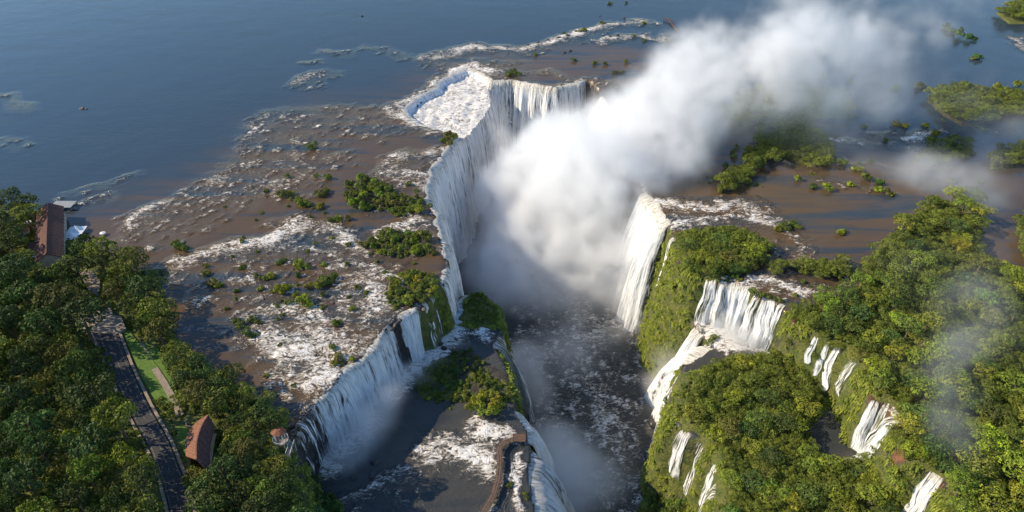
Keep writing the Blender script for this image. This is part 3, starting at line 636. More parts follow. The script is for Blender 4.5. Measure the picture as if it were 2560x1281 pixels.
# ---------------------------------------------------------------- buildings of the left bank
def gable_house(label, a, b, width, eave, ridge, mat, name='house'):
    """long house from a to b (world xy), ridge along a-b"""
    a = Vector((*a, 0)); b = Vector((*b, 0)); d = (b-a); Ln = d.length; rz = math.atan2(d.y, d.x); c = (a+b)/2
    g = gz(c.x, c.y)
    e = tag(empty(name, (c.x, c.y, g), rz), label, 'building'); h = Ln/2; w = width/2
    m = MB()
    m.box((0,0,eave/2-1), (Ln-.8, width-1.2, eave+2-.1)); wl = m.build('wall', M['wall'], e)
    MB().add([(-h+.5,-w+.7,eave-.1), (-h+.5,w-.7,eave-.1), (-h+.5,0,ridge-.35), (-h+.8,-w+.7,eave-.1), (-h+.8,w-.7,eave-.1), (-h+.8,0,ridge-.35)], [(0,2,1), (3,4,5), (0,3,5,2), (1,2,5,4)]).build('gable', M['wall'], e)
    MB().add([(h-.5,-w+.7,eave-.1), (h-.5,w-.7,eave-.1), (h-.5,0,ridge-.35), (h-.8,-w+.7,eave-.1), (h-.8,w-.7,eave-.1), (h-.8,0,ridge-.35)], [(0,1,2), (3,5,4), (0,2,5,3), (1,4,5,2)]).build('gable', M['wall'], e)
    for sg in (1, -1):
        q = [(-h, 0, ridge), (h, 0, ridge), (h, sg*w, eave-.25), (-h, sg*w, eave-.25)]
        r = MB().hexa([(x, y, z-.25) for x, y, z in q], q).build('roof', mat, e)
        rb = MB(); k = max(3, int(Ln/1.6))
        for i in range(k+1):
            x = -h+Ln*i/k; x = min(max(x, -h+.1), h-.1); rb.bar((x, sg*.12, ridge-.02), (x, sg*(w-.05), eave-.22), .12, .14)
        tag(rb.build('roof_batten', mat, r), kind='stuff')
        for i in range(int(Ln/4)):
            x = -h+2.4+i*4
            f = MB().box((x, sg*(w-.58), eave*.52), (1.5, .1, 1.5)).build('window', M['white'], e)
            MB().box((x, sg*(w-.50), eave*.52), (1.25, .1, 1.25)).build('pane', M['glass'], f)
    MB().bar((-h, 0, ridge+.06), (h, 0, ridge+.06), .4, .2).build('ridge_cap', mat, e)
    return e
pa = P(121,512,9)[:2]; pb = P(117,640,9)[:2]
gable_house('long building with a dark brown gabled roof on the river bank', pa, pb, 12.5, 4.6, 8.2, M['roof_dark'])
gable_house('small brown-roofed annex tucked in trees left of the long roof', P(30,572,7)[:2], P(66,560,7)[:2], 6.5, 3.4, 5.4, M['roof'])
gable_house('low brown-roofed wing at the river end of the long roof', P(78,522,7)[:2], P(112,512,7)[:2], 6, 3.2, 5.2, M['roof_dark'])
gable_house('short brown-roofed wing under trees at the near end of the long roof', P(70,612,7)[:2], P(104,606,7)[:2], 6.5, 3.2, 5.2, M['roof_dark'])
# white canvas marquee: two peaks on posts
c = P(178,566,6); g = gz(c[0], c[1]); e = tag(empty('marquee', (c[0], c[1], g), .1), 'white canvas marquee with peaked tops beside the long brown roof', 'marquee')
for k, y in enumerate((-3.2, 3.2)):
    n = 13; ax = np.linspace(-1, 1, n); X, Y = np.meshgrid(ax, ax); r = np.maximum(np.abs(X), np.abs(Y))
    Z = 3.0+2.6*(1-r)**1.7+.10*np.sin(X*9)*(1-r)
    MBm = np_mesh('canopy', np.stack([X*4.2, Y*3.15+y, Z], -1).reshape(-1, 3), grid_faces(n, n)); link('canopy', MBm, M['canvas'], e)
    for sx in (-4, 4):
        for sy in (-3, 3): MB().tube([(sx, y+sy, -1), (sx, y+sy, 3.1)], [.1, .1]).build('pole', M['steel'], e)
    MB().tube([(0, y, 0), (0, y, 5.9)], [.09, .06]).build('pole', M['steel'], e)
# river deck
c = P(158,512,2); e = tag(empty('river_deck', (c[0], c[1], 2.2)), 'pale wooden deck at the water beside the long brown roof', 'deck')
for i in range(12): MB().box((-5.2+i*.95, 0, 0), (.88, 7, .15)).build('plank', M['steel'], e)
for x in (-5.2, 0, 5.2):
    for y in (-3.2, 3.2): MB().tube([(x, y, -5), (x, y, -.1)], [.18, .18]).build('post', M['wood'], e)
# small white sunshades by the trees
for (px_, py_, lab) in ((78,607,'white parasol in the shade left of the long roof, upper one'), (85,633,'white parasol in the shade left of the long roof, lower one'), (248,561,'white parasol at the river edge beside the marquee'), (66,545,'pale parasol beside the small annex')):
    x, y, _ = P(px_, py_, 6.5); g = gz(x, y); e = tag(empty('parasol', (x, y, g)), lab, 'parasol', 'parasols around the long building')
    v = [(0,0,3.0)]+[(1.5*math.cos(i*math.pi/4), 1.5*math.sin(i*math.pi/4), 2.45) for i in range(8)]
    MB().add(v, [(0, 1+i, 1+(i+1) % 8) for i in range(8)]).build('canopy', M['canvas'], e)
    MB().tube([(0,0,-.3), (0,0,2.95)], [.05, .04]).build('pole', M['steel'], e); MB().box((0,0,.08), (.6,.6,.16)).build('base', M['steel'], e)
# crescent-shaped building
RID = W([(496,1166),(494,1132),(499,1100),(509,1074),(527,1046)], 9.0); LFT = W([(470,1158),(466,1122),(475,1094),(491,1070),(522,1050)], 6.5)
c0 = RID[2]; g = gz(*c0); e = tag(empty('crescent_building', (c0[0], c0[1], g)), 'crescent-shaped building with a curved rust-brown roof beside the road', 'building')
rr, _s = resample(RID, 1.3); n = len(rr); ll = np.stack([np.interp(np.linspace(0, 1, n), np.linspace(0, 1, len(LFT)), LFT[:, i]) for i in (0, 1)], 1)
k = np.ones(5)/5
sm = lambda a: np.stack([np.convolve(np.pad(a[:, i], 2, 'edge'), k, 'valid') for i in (0, 1)], 1)
rr, ll = sm(rr)-c0, sm(ll)-c0; ro = rr+(rr-ll)*.85
zr, ze, zo = 8.6-.0*rr[:, 0], 6.2-.0*rr[:, 0], 5.0-.0*rr[:, 0]
for nm, A, ZA, B, ZB, mt in (('roof', ll, ze, rr, zr, M['roof']), ('roof', rr, zr-.05, ro, zo, M['roof_dark'])):  # shade put into the colour: slope away from the sun takes darker tiles
    V = np.concatenate([np.c_[A, ZA], np.c_[B, ZB], np.c_[A, ZA-.3], np.c_[B, ZB-.3]]); i = np.arange(n-1)
    ro_ = link(nm, np_mesh(nm, V, np.concatenate([np.stack([i, i+1, i+1+n, i+n], 1), np.stack([i+2*n, i+1+2*n, i+1, i], 1), np.stack([i+n, i+n+1, i+3*n+1, i+3*n], 1), np.stack([i+2*n, i+3*n, i+3*n+1, i+2*n+1], 1)])), mt, e)
    rb = MB()
    for q in range(0, n, 2): rb.bar((*A[q], ZA[q]+.04), (*B[q], ZB[q]+.04), .14, .12)
    tag(rb.build('roof_batten', mt, ro_), kind='stuff')
wi, wo = ll+(rr-ll)*.12, ll+(ro-ll)*.94
for nm, A, top in (('wall', wi, 6.2), ('wall', wo, 5.2)):
    V = np.concatenate([np.c_[A, 0*zr-1.5], np.c_[A, 0*zr+top]]); i = np.arange(n-1)
    wl = link(nm, np_mesh(nm, V, np.stack([i, i+1, i+1+n, i+n], 1)), M['wall'], e)
cap = MB()
cap.bar((*rr[0], zr[0]+.1), (*rr[1], zr[1]+.1), .4, .2)
for q in range(1, n-1): cap.bar((*rr[q], zr[q]+.1), (*rr[q+1], zr[q+1]+.1), .4, .2)
cap.build('ridge_cap', M['roof'], e)
e = tag(empty('garden_wall', (*W([(478,1062)], 5)[0], gz(*W([(478,1062)], 5)[0]))), 'low brick wall with pale coping at the pointed end of the crescent building', 'wall')
q = [Vector((*p, 0))-e.location.xy.to_3d() for p in W([(462,1048),(466,1062),(492,1064),(508,1058)], 5)]
for a, b in zip(q, q[1:]):
    MB().bar(a+Vector((0,0,.5)), b+Vector((0,0,.5)), .35, 2.2).build('brick_panel', M['roof'], e); MB().bar(a+Vector((0,0,1.68)), b+Vector((0,0,1.68)), .55, .16).build('coping', M['paving'], e)
# viewing tower at the brink
c = P(700,1093,6); g = gz(c[0], c[1]); e = tag(empty('viewing_tower', (c[0], c[1], g)), 'viewing platform with brown tiled roof and white railing at the left brink', 'viewing platform')
for i in range(4): a = math.pi/4+i*math.pi/2; MB().tube([(1.7*math.cos(a), 1.7*math.sin(a), -4), (1.7*math.cos(a), 1.7*math.sin(a), 7.6)], [.2, .18]).build('post', M['white'], e)
MB().tube([(0,0,3.0), (0,0,3.35)], [2.7, 2.7], 14).build('deck', M['paving'], e)
MB().add([(2.9*math.cos(i*math.pi/4+.39), 2.3*math.sin(i*math.pi/4+.39), 7.5) for i in range(8)]+[(.9*math.cos(i*math.pi/4+.39), .6*math.sin(i*math.pi/4+.39), 8.6) for i in range(8)], [(i, (i+1) % 8, 8+(i+1) % 8, 8+i) for i in range(8)]+[tuple(range(8, 16)), tuple(range(7, -1, -1))]).build('roof', M['roof'], e)
for h in (3.9, 4.4):
    r = MB()
    for i in range(14):
        a, b = 2*math.pi*i/14, 2*math.pi*(i+1)/14; r.bar((2.65*math.cos(a), 2.65*math.sin(a), h), (2.65*math.cos(b), 2.65*math.sin(b), h), .1)
    r.build('railing', M['white'], e)
for i in range(14): a = 2*math.pi*i/14; MB().bar((2.65*math.cos(a), 2.65*math.sin(a), 3.3), (2.65*math.cos(a), 2.65*math.sin(a), 4.4), .08).build('baluster', M['white'], e)
c = P(722,1112,5); e = tag(empty('brink_walkway', (c[0], c[1], gz(c[0], c[1]))), 'short white-railed walkway beside the viewing platform roof', 'walkway')
MB().box((0,0,3), (1.6,7,.2)).build('deck', M['paving'], e)
for s in (-1, 1):
    MB().bar((s*.75,-3.5,4.1), (s*.75,3.5,4.1), .12).build('railing', M['white'], e)
    for y in (-3.2, 0, 3.2): MB().bar((s*.75,y,-4), (s*.75,y,4.1), .14).build('post', M['white'], e)

# footbridge on the lower ledge
DZ = T_LEV+2.6
bp, bs = resample(W([(1195,1310),(1212,1278),(1234,1240),(1246,1200),(1250,1150),(1247,1122),(1262,1104),(1285,1098)], DZ), 2.2)
e = tag(empty('footbridge', (*bp[0], T_LEV)), 'curving brown footbridge over the ledge water leading to a platform', 'footbridge')
tg = np.gradient(bp, axis=0); tg /= np.hypot(*tg.T)[:, None]; nr = np.stack([tg[:, 1], -tg[:, 0]], 1); bl = bp-bp[0]
for i in range(len(bl)-1):
    a, b = bl[i], bl[i+1]; na, nb = nr[i]*1.05, nr[i+1]*1.05
    lo = [(*(a-na), 2.4), (*(a+na), 2.4), (*(b+nb)*1, 2.4), (*(b-nb), 2.4)]
    sc = lambda p, z: (p[0], p[1], z)
    MB().hexa([sc(p, 2.42) for p in lo], [sc(p, 2.6) for p in lo]).build('deck_panel', M['wood'], e)
    if i % 2 == 0:
        MB().tube([(*a, -1.5), (*a, 2.4)], [.28, .24]).build('pier', M['steel'], e)
        for sg in (-1, 1): MB().bar((*(a+na*sg*.97), 2.5), (*(a+na*sg*.97), 3.7), .12).build('rail_post', M['rust'], e)
for sg in (-1, 1):
    for h in (3.15, 3.7):
        r = MB()
        for i in range(len(bl)-1): r.bar((*(bl[i]+nr[i]*1.02*sg), h), (*(bl[i+1]+nr[i+1]*1.02*sg), h), .1)
        r.build('railing', M['rust'], e)
ec = bl[-1]+tg[-1]*2.2
MB().box((ec[0], ec[1], 2.5), (5.2, 4.2, .22)).build('platform', M['rust'], e)
for sx in (-2.4, 2.4):
    for sy in (-1.9, 1.9): MB().tube([(ec[0]+sx, ec[1]+sy, -2), (ec[0]+sx, ec[1]+sy, 2.4)], [.25, .22]).build('pier', M['steel'], e); MB().bar((ec[0]+sx, ec[1]+sy, 2.5), (ec[0]+sx, ec[1]+sy, 3.7), .12).build('rail_post', M['rust'], e)
for s in (-1, 1):
    MB().bar((ec[0]-2.5, ec[1]+s*2, 3.7), (ec[0]+2.5, ec[1]+s*2, 3.7), .1).build('railing', M['rust'], e)
MB().bar((ec[0]+2.5, ec[1]-2, 3.7), (ec[0]+2.5, ec[1]+2, 3.7), .1).build('railing', M['rust'], e)
# wreck of an old walkway far upstream
q = W([(1660,47),(1676,52),(1684,66),(1700,80)], 1.5); e = tag(empty('broken_walkway', (*q[0], 0)), 'rusty remains of a broken walkway in the far river near the rapids', 'walkway')
for i in range(3):
    a = Vector((*(q[i]-q[0]), 1.6)); b = Vector((*(q[i+1]-q[0]), 1.4-.3*i)); MB().bar(a, b, 1.6, .3).build('deck', M['rust'], e)
    for s in (-.8, .8): MB().bar(a+Vector((s,0,1.1)), b+Vector((s,0,1.1)), .18).build('railing', M['rust'], e)
    for t in (0, .33, .66, 1): p = a.lerp(b, t); MB().bar(p+Vector((0,0,-3)), p+Vector((0,0,1.1)), .3).build('post', M['rust'], e)

# ---------------------------------------------------------------- foliage meshes
def foliage(seed, R, squash, nl, per, leaf, base=0.0, low=-.25, lob=(.24, .42), core=.5):
    r = np.random.default_rng(seed)
    cs = []; rs = []
    for i in range(nl):
        a = r.uniform(0, 2*math.pi); u = math.sqrt(r.uniform(0, 1)); h = r.uniform(.25, 1)
        rad = R*r.uniform(*lob); d = R*(1-lob[0])*u
        top = math.sqrt(max(0, 1-(d/R)**2))
        cs.append((d*math.cos(a), d*math.sin(a), base+R*squash*(.15+.85*top*h))); rs.append(rad)
    cs.append((0, 0, base+R*squash*.45)); rs.append(R*core)
    cs = np.array(cs); rs = np.array(rs); P_ = []; N_ = []; T_ = []
    for c, q in zip(cs, rs):
        k = int(per*(q/(R*.34))**2); d = r.normal(size=(k*2, 3)); d /= np.linalg.norm(d, axis=1)[:, None]; d = d[d[:, 2] > low][:k]
        p = c+d*q*r.uniform(.80, 1.10, (len(d), 1))*np.array([1, 1, .86])
        dist = np.linalg.norm(p[:, None]-cs[None], axis=2)/rs[None]; ok = (dist > .74).sum(1) >= len(cs)-0
        P_.append(p[ok]); N_.append(d[ok]); T_.append(np.full(int(ok.sum()), r.uniform(.55, 1.35)))
    p = np.concatenate(P_); nrm = np.concatenate(N_)+r.normal(size=(len(p), 3))*.42; nrm /= np.linalg.norm(nrm, axis=1)[:, None]
    t = np.cross(nrm, r.normal(size=(len(p), 3))); t /= np.linalg.norm(t, axis=1)[:, None]; b = np.cross(nrm, t)
    sz = leaf*r.uniform(.6, 1.35, (len(p), 1)); t = t*sz; b = b*sz*r.uniform(.55, 1, (len(p), 1))
    V = np.stack([p-t*.5, p+b*.5-t*.06, p+t*.5-nrm*sz*.12, p-b*.5+t*.06], 1).reshape(-1, 3)
    return V, np.arange(len(V)).reshape(-1, 4), np.repeat(np.concatenate(T_), 4)
def trunk_mesh(seed, R, H):
    r = random.Random(seed); m = MB(); bx, by = r.uniform(-.6, .6), r.uniform(-.6, .6)
    m.tube([(0,0,-1.5), (bx*.3, by*.3, H*.35), (bx, by, H*.62), (bx*1.2, by*1.2, H*.9)], [.42, .32, .22, .06])
    for i in range(5):
        a = i*1.26+r.uniform(-.3, .3); l = R*r.uniform(.45, .75); z = H*r.uniform(.38, .6)
        m.tube([(bx*.6, by*.6, z), (bx+l*.5*math.cos(a), by+l*.5*math.sin(a), z+H*.14), (bx+l*math.cos(a), by+l*math.sin(a), z+H*.24)], [.2, .13, .04], 5)
    return m.mesh('trunk')
TREES = []                                                   # R = 5 crowns
for k in range(11):
    R = 5.0; sq = [.72,.85,.62,.95,.78,.68,.9,.75,1.05,.6,.82][k]; H0 = [6,6.5,5.5,7,6,5,7.5,6,7,5.5,6.5][k]
    lob = [(.2,.34),(.16,.30),(.28,.46),(.16,.26),(.22,.4),(.3,.44),(.15,.27),(.18,.36),(.2,.3),(.14,.25),(.25,.38)][k]
    V, Fq, tn = foliage(100+k, R, sq, [30,44,15,52,28,13,58,26,36,60,22][k], 105, .56, H0-1.0, -.25, lob, [.5,.4,.5,.35,.45,.4,.35,.3,.5,.3,.5][k])
    cm = np_mesh('crown', V, Fq); fattr(cm, 'clump', tn); cm.materials.append(M['leaf']); tm = trunk_mesh(k, R, H0+R*sq); tm.materials.append(M['bark'])
    TREES.append((cm, tm, H0+R*sq*.55))
SHRUBS = []
for k in range(7):
    V, Fq, tn = foliage(300+k, 2.3, [.75,.6,.85,.7,.95,.55,.8][k], [9,12,7,11,8,13,10][k], 75, .46, .15, -.55)
    sm_ = np_mesh('shrub', V, Fq); fattr(sm_, 'clump', tn); sm_.materials.append(M['leaf']); SHRUBS.append(sm_)

GRASS = []
for k in range(4):
    r_ = np.random.default_rng(500+k); V = []
    for i in range(26):
        a = r_.uniform(0, 6.28); o0 = np.array([r_.normal()*.35, r_.normal()*.35, r_.uniform(-.1, .4)]); d = np.array([math.cos(a), math.sin(a), 0]); sd_ = np.array([-d[1], d[0], 0])*r_.uniform(.12, .26); l = r_.uniform(.5, 1.1)
        V += [o0-sd_, o0+sd_, o0+d*l*.6+sd_*.7+[0, 0, .12*l], o0+d*l*.6-sd_*.7+[0, 0, .12*l], o0+d*l*.6-sd_*.7+[0, 0, .12*l], o0+d*l*.6+sd_*.7+[0, 0, .12*l], o0+d*l*.95+sd_*.3+[0, 0, -.8*l], o0+d*l*.95-sd_*.3+[0, 0, -.8*l]]
    g_ = np_mesh('grass_tuft', V, np.arange(len(V)).reshape(-1, 4)); fattr(g_, 'clump', np.repeat(r_.uniform(.7, 1.3, 26), 8)); g_.materials.append(M['grass']); GRASS.append(g_)
def px_in(poly, a, b): return inside(np.array([a], float), np.array([b], float), np.array(poly, float))[0]
def place(px_, py_, hc):
    z = 0.0
    if py_ > 700 and 1600 < px_ < 2320: z = T_LEV
    x, y, _ = P(px_, py_, z+hc)
    for _ in range(4):
        g = gz(x, y); x, y, _ = P(px_, py_, g+hc)
    return x, y, gz(x, y)
OPEN = [[(195,775),(300,775),(345,870),(372,985),(440,1100),(480,1290),(405,1290),(375,1150),(338,1050),(295,960),(262,880),(200,825)],
        [(190,665),(248,665),(252,745),(225,730)], [(298,812),(345,838),(395,855),(445,995),(372,995)], [(436,1040),(534,1038),(534,1168),(462,1168),(440,1100)],
        [(88,500),(156,500),(156,640),(88,640)], [(150,540),(206,540),(206,588),(150,592)], [(676,1070),(730,1070),(730,1130),(676,1115)]]
OPENA = [np.array(p, float) for p in OPEN]
OPENR = [np.array(p, float) for p in ([(1640,800),(1770,790),(1960,850),(1950,872),(1800,885),(1732,935),(1715,1010),(1640,1010)], [(2050,985),(2130,965),(2170,1050),(2170,1130),(2090,1140),(2045,1080)], [(1850,675),(2050,700),(2040,745),(1900,735)], [(1640,500),(1880,500),(1880,555),(1680,570)])]
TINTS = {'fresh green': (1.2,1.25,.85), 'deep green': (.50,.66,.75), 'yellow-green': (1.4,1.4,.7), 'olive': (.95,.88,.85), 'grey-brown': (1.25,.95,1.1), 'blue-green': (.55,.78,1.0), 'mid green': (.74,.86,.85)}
TN = list(TINTS)
plants = []                                                  # everything that grows: dict per plant
def fill(zone, poly, sp, rr, kind, level, n_try=2500, hmul=1.0, tint=None, keep=None):
    pa = np.array(poly, float); lo = pa.min(0); hi = pa.max(0); got = []
    for _ in range(n_try):
        px_, py_ = rng.uniform(lo[0], hi[0]), rng.uniform(lo[1], hi[1])
        if not inside(np.array([px_]), np.array([py_]), pa)[0]: continue
        r = rr[0]+(rr[1]*1.12-rr[0])*rng.random()**1.7; v = int(rng.integers(0, 11)) if kind == 'tree' else int(rng.integers(0, 7))
        s = r/5.0 if kind == 'tree' else r/2.3
        hc = TREES[v][2]*s*hmul if kind == 'tree' else r*.4
        x, y, g = place(px_, py_, hc)
        lim = (-.15 if level == 0 else T_LEV+1.0 if level == 1 else R_LEV+1.5)
        if g < lim or (level == 0 and g < -.15): continue
        if any((x-q[0])**2+(y-q[1])**2 < (sp*(r+q[2])*.5)**2 for q in got): continue
        d = PX(x, y, g+hc)[2]; rp = r*F/d
        if level == 0 and px_ < 800:
            tx = px_+np.array([0, .7, -.7, 0, 0])*rp; ty = py_+np.array([0, 0, 0, .75, -.75])*rp
            if any(inside(tx, ty, o_).any() for o_ in OPENA): continue
            bx, by, _ = PX(x, y, g)
            if any(inside(np.array([bx]), np.array([by]), o_)[0] for o_ in OPENA[:4]): continue
        if px_ > 1600 and any(inside(px_+np.array([0, .6, -.6, 0, 0])*rp, py_+np.array([0, 0, 0, .6, -.6])*rp, o_).any() for o_ in OPENR): continue
        hit = ((FPX-px_)/rp)**2+((FPY-py_)/(rp*.8))**2 < .75
        if (hit & (FD > d-12)).sum() > 1: continue
        got.append((x, y, r))
        t = tint[int(rng.integers(0, len(tint)))] if tint else TN[int(rng.integers(0, len(TN)))]
        plants.append(dict(kind=kind, v=v, s=s, hm=hmul, x=x, y=y, g=g, zone=zone, tint=t, size=rp, px=px_, py=py_))
LT = ['fresh green','deep green','deep green','mid green','mid green','blue-green','yellow-green','deep green','olive','blue-green']
fill('woods by the long brown roof', [(-330,450),(60,452),(112,490),(150,505),(200,520),(260,572),(345,612),(385,660),(300,680),(190,660),(-330,690)], 1.38, (4.6,8.2), 'tree', 0, 4000, 1, LT)
fill('woods by forecourt and lawn', [(-330,690),(190,660),(300,680),(385,660),(400,720),(408,780),(300,800),(-330,820)], 1.38, (4.6,8.6), 'tree', 0, 4000, 1, LT)
fill('riverside wood beyond the lawn', [(405,780),(440,830),(482,858),(505,905),(545,950),(520,1030),(450,1010),(395,860),(330,800)], 1.15, (3.6,6.0), 'tree', 0, 3500, 1, LT)
fill('forest left of the road', [(-330,800),(230,810),(400,1130),(450,1340),(-330,1340)], 1.38, (4.2,7.6), 'tree', 0, 7000, 1.3, LT)
fill('wood between road and left falls', [(530,950),(570,890),(620,880),(650,945),(700,1000),(740,1065),(730,1110),(750,1200),(790,1300),(480,1340),(470,1170),(540,1040)], 1.15, (3.6,6.4), 'tree', 0, 7000, 1, LT)
RT = ['fresh green','yellow-green','mid green','fresh green','yellow-green','olive','deep green']
fill('green promontory', [(1675,592),(1725,566),(1830,556),(1885,586),(1935,620),(1900,655),(1868,680),(1800,698),(1762,700),(1695,650)], 1.0, (3.2,5.2), 'tree', 0, 3500, .62, RT)
fill('lower right plateau', [(1728,895),(1800,872),(1960,862),(2065,935),(2080,1000),(2035,1060),(2060,1130),(2150,1100),(2210,1170),(2250,1260),(2300,1350),(1810,1350),(1832,1240),(1828,1150),(1790,1100),(1740,1062),(1712,1030),(1722,930)], 1.0, (2.2,5.0), 'tree', 1, 9000, .62, RT)
fill('forest above right green cliff', [(1966,755),(2060,725),(2130,705),(2160,640),(2240,545),(2330,465),(2455,435),(2475,550),(2455,640),(2860,660),(2860,900),(2250,960),(2165,930),(2120,870),(2040,825)], 1.08, (2.6,5.8), 'tree', 0, 10000, .75, RT)
fill('forest at bottom right', [(2250,960),(2860,900),(2860,1350),(2380,1340),(2390,1200),(2290,1130),(2260,1040)], 1.05, (2.8,6.2), 'tree', 0, 7000, .8, RT)
IT = ['olive','mid green','fresh green','grey-brown']
fill('islet row at upper right edge', [(2305,230),(2330,205),(2420,205),(2560,225),(2860,235),(2860,305),(2560,285),(2460,300),(2400,305),(2340,265)], 1.0, (2.6,5.2), 'tree', 0, 2200, .6, ['grey-brown','olive','olive'])
fill('wooded island right of the spray plume', [(1755,430),(1850,415),(1885,345),(1900,290),(2000,280),(2060,320),(2080,400),(2040,410),(1980,385),(1905,400),(1870,450),(1810,475)], 1.0, (2.8,5.6), 'tree', 0, 3500, .65, IT)
fill('wooded island half veiled by the spray', [(1790,280),(1870,215),(1960,205),(2120,225),(2130,290),(2060,305),(1990,275),(1850,305)], 1.0, (2.8,5.6), 'tree', 0, 3500, .65, IT)
fill('dark islet by upper right rapids', [(2255,385),(2350,345),(2440,335),(2420,390),(2330,408)], 1.3, (2.0,4.4), 'tree', 0, 1000, .5, ['deep green','mid green'])
fill('dark wooded islet at the right edge', [(2460,385),(2560,330),(2860,325),(2860,400),(2480,410)], 1.3, (2.2,4.6), 'tree', 0, 1000, .55, ['deep green','mid green'])
fill('strip above the right-hand falls', [(1895,640),(1990,645),(2120,635),(2132,690),(2060,698),(1990,680),(1930,690)], 1.0, (2.4,4.0), 'tree', 0, 1500, .55, RT)
fill('wooded tip at the far right edge', [(2520,560),(2580,520),(2860,520),(2860,640),(2550,640)], 1.0, (3.4,5.4), 'tree', 0, 800, .8, RT)
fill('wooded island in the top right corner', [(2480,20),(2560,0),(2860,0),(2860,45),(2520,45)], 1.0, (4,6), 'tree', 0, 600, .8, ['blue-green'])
SH = ['yellow-green','fresh green','olive','mid green']
fill('islet beside tall waterfall wall', [(850,455),(920,432),(1000,470),(1062,492),(1064,526),(1000,540),(950,522),(870,520)], 1.35, (1.3,3.9), 'shrub', 0, 2500, 1, SH)
fill('middle islet of the ledge rim', [(900,605),(962,560),(1085,572),(1112,640),(1095,660),(1070,640),(960,645)], 1.35, (1.3,3.9), 'shrub', 0, 2500, 1, SH)
fill('corner islet of the ledge rim', [(960,705),(1010,655),(1105,668),(1108,716),(1070,752),(985,772),(950,735)], 1.3, (1.5,4.2), 'shrub', 0, 2500, 1, SH)
fill('stony slope under lower plateau', [(1630,1095),(1680,1085),(1705,1160),(1765,1225),(1780,1320),(1610,1320)], 1.0, (1.6,3.4), 'shrub', 2, 2500, 1, ['olive','mid green','yellow-green'])
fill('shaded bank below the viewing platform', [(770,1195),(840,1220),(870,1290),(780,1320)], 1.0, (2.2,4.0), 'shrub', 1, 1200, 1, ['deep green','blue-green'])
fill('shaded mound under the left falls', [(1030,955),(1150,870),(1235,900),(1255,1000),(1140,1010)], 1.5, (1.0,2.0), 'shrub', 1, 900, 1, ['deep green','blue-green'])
def pt(px_, py_, rp, zone, base=0.0, tint=None):
    d = PX(*P(px_, py_, base))[2]; r = rp*d/F
    x, y, _ = P(px_, py_, base+r*.4); v = int(rng.integers(0, 7))
    plants.append(dict(kind='shrub', v=v, s=r/2.3, hm=1, x=x, y=y, g=max(gz(x, y), base)-.1, zone=zone, tint=tint or SH[int(rng.integers(0, 4))], size=rp, px=px_, py=py_, islet=True))
for q in [(705,482,18),(728,484,13),(752,506,18),(772,512,12),(800,482,17),(815,478,12),(800,515,14),(840,545,15),(826,548,11),(820,442,12),(772,366,13),(783,372,9),(786,358,8),(720,440,10),(905,520,16),(985,600,14),(790,440,9)]: pt(*q, 'islets among the upper rapids')
for q in [(450,618,17),(440,608,12),(462,622,12),(512,682,13),(515,664,10),(535,706,17),(548,714,12),(640,690,9),(680,688,15),(672,694,10),(702,726,21),(720,720,16),(700,655,13),(712,652,9),(750,660,18),(768,666,13),(745,672,10),(770,715,14),(812,702,22),(832,692,15),(795,716,16),(720,757,14),(755,752,20),(772,760,16),(742,738,12)]: pt(*q, 'islets among the middle rapids')
for q in [(630,800,15),(645,806,11),(600,812,14),(618,832,17),(636,836,12),(590,800,10),(835,810,14),(848,806,10),(832,866,13),(845,893,17),(836,908,13),(856,905,10),(700,862,8),(735,962,9),(880,898,10),(910,612,15),(665,940,9),(560,930,14)]: pt(*q, 'white cascade')
for i in range(70):
    a_, b_ = rng.uniform(560, 1080), rng.uniform(430, 800)
    if b_ > 430+(1080-a_)*.1 and b_ < 1180-a_*.42+ (a_>700)*60: pt(a_, b_, rng.uniform(5, 11), 'tiny tufts among left rapids')
for q in [(1118,340,17),(1132,346,15),(1108,352,13),(1124,358,11),(1140,340,10)]: pt(*q, 'brink of the horseshoe', 0, 'olive')
for q in [(1284,180,14),(1270,186,12),(1298,186,9)]: pt(*q, 'islet at head of horseshoe', 0, 'mid green')
for q in [(1434,150,8),(1340,137,7),(1488,158,9),(1512,160,8),(1540,182,10),(1555,180,8),(1460,75,9),(1448,78,7),(1505,56,8),(1610,57,7),(1525,8,7),(1565,7,5),(1610,101,7),(1670,100,8),(1585,90,6),(1410,83,6),(1565,155,8)]: pt(*q, 'tiny islets in far river', 0, 'olive')
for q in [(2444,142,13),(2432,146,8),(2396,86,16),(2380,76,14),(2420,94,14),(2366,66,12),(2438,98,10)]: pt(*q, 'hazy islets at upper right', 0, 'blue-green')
for q in [(1962,566,18),(1944,572,13),(1985,560,15),(1998,568,10),(2100,581,13),(2112,578,9),(2030,466,14),(2125,460,13),(2195,474,14),(2218,480,14),(2232,486,10),(2240,308,12),(2250,312,9),(1905,375,12),(2160,316,8),(1830,380,8),(2215,350,8)]: pt(*q, 'islets in brown right channel')
for i in range(60):
    a_, b_ = rng.uniform(1780, 2560), rng.uniform(190, 480)
    if fbm(np.array([a_]), np.array([b_]), 120, 2, 66)[0] > .42: pt(a_, b_, rng.uniform(8, 17), 'upper right shallows')
for q in [(1880,730,12),(1900,738,13),(1918,742,12),(1935,745,9),(1950,752,9),(1990,740,9),(1795,700,10),(1838,692,11),(1850,700,8),(2010,705,9),(1820,700,7)]: pt(*q, 'lip of the right-hand falls')
for q in [(1190,1002,20),(1214,986,20),(1236,1010,20),(1178,1022,16),(1228,1028,18),(1205,1020,20),(1245,990,12),(1200,1036,10)]: pt(*q, 'sunlit mound above the walkway', T_LEV+2.5, 'yellow-green')
for q in [(1273,1216,9),(1312,1234,8),(1316,1246,8),(1280,1208,6)]: pt(*q, 'beside the long blue curtain', T_LEV+.6)
for q in [(1782,846,11),(1776,852,9),(1790,842,9),(1770,860,8)]: pt(*q, 'between lower cascade branches', T_LEV+.5)

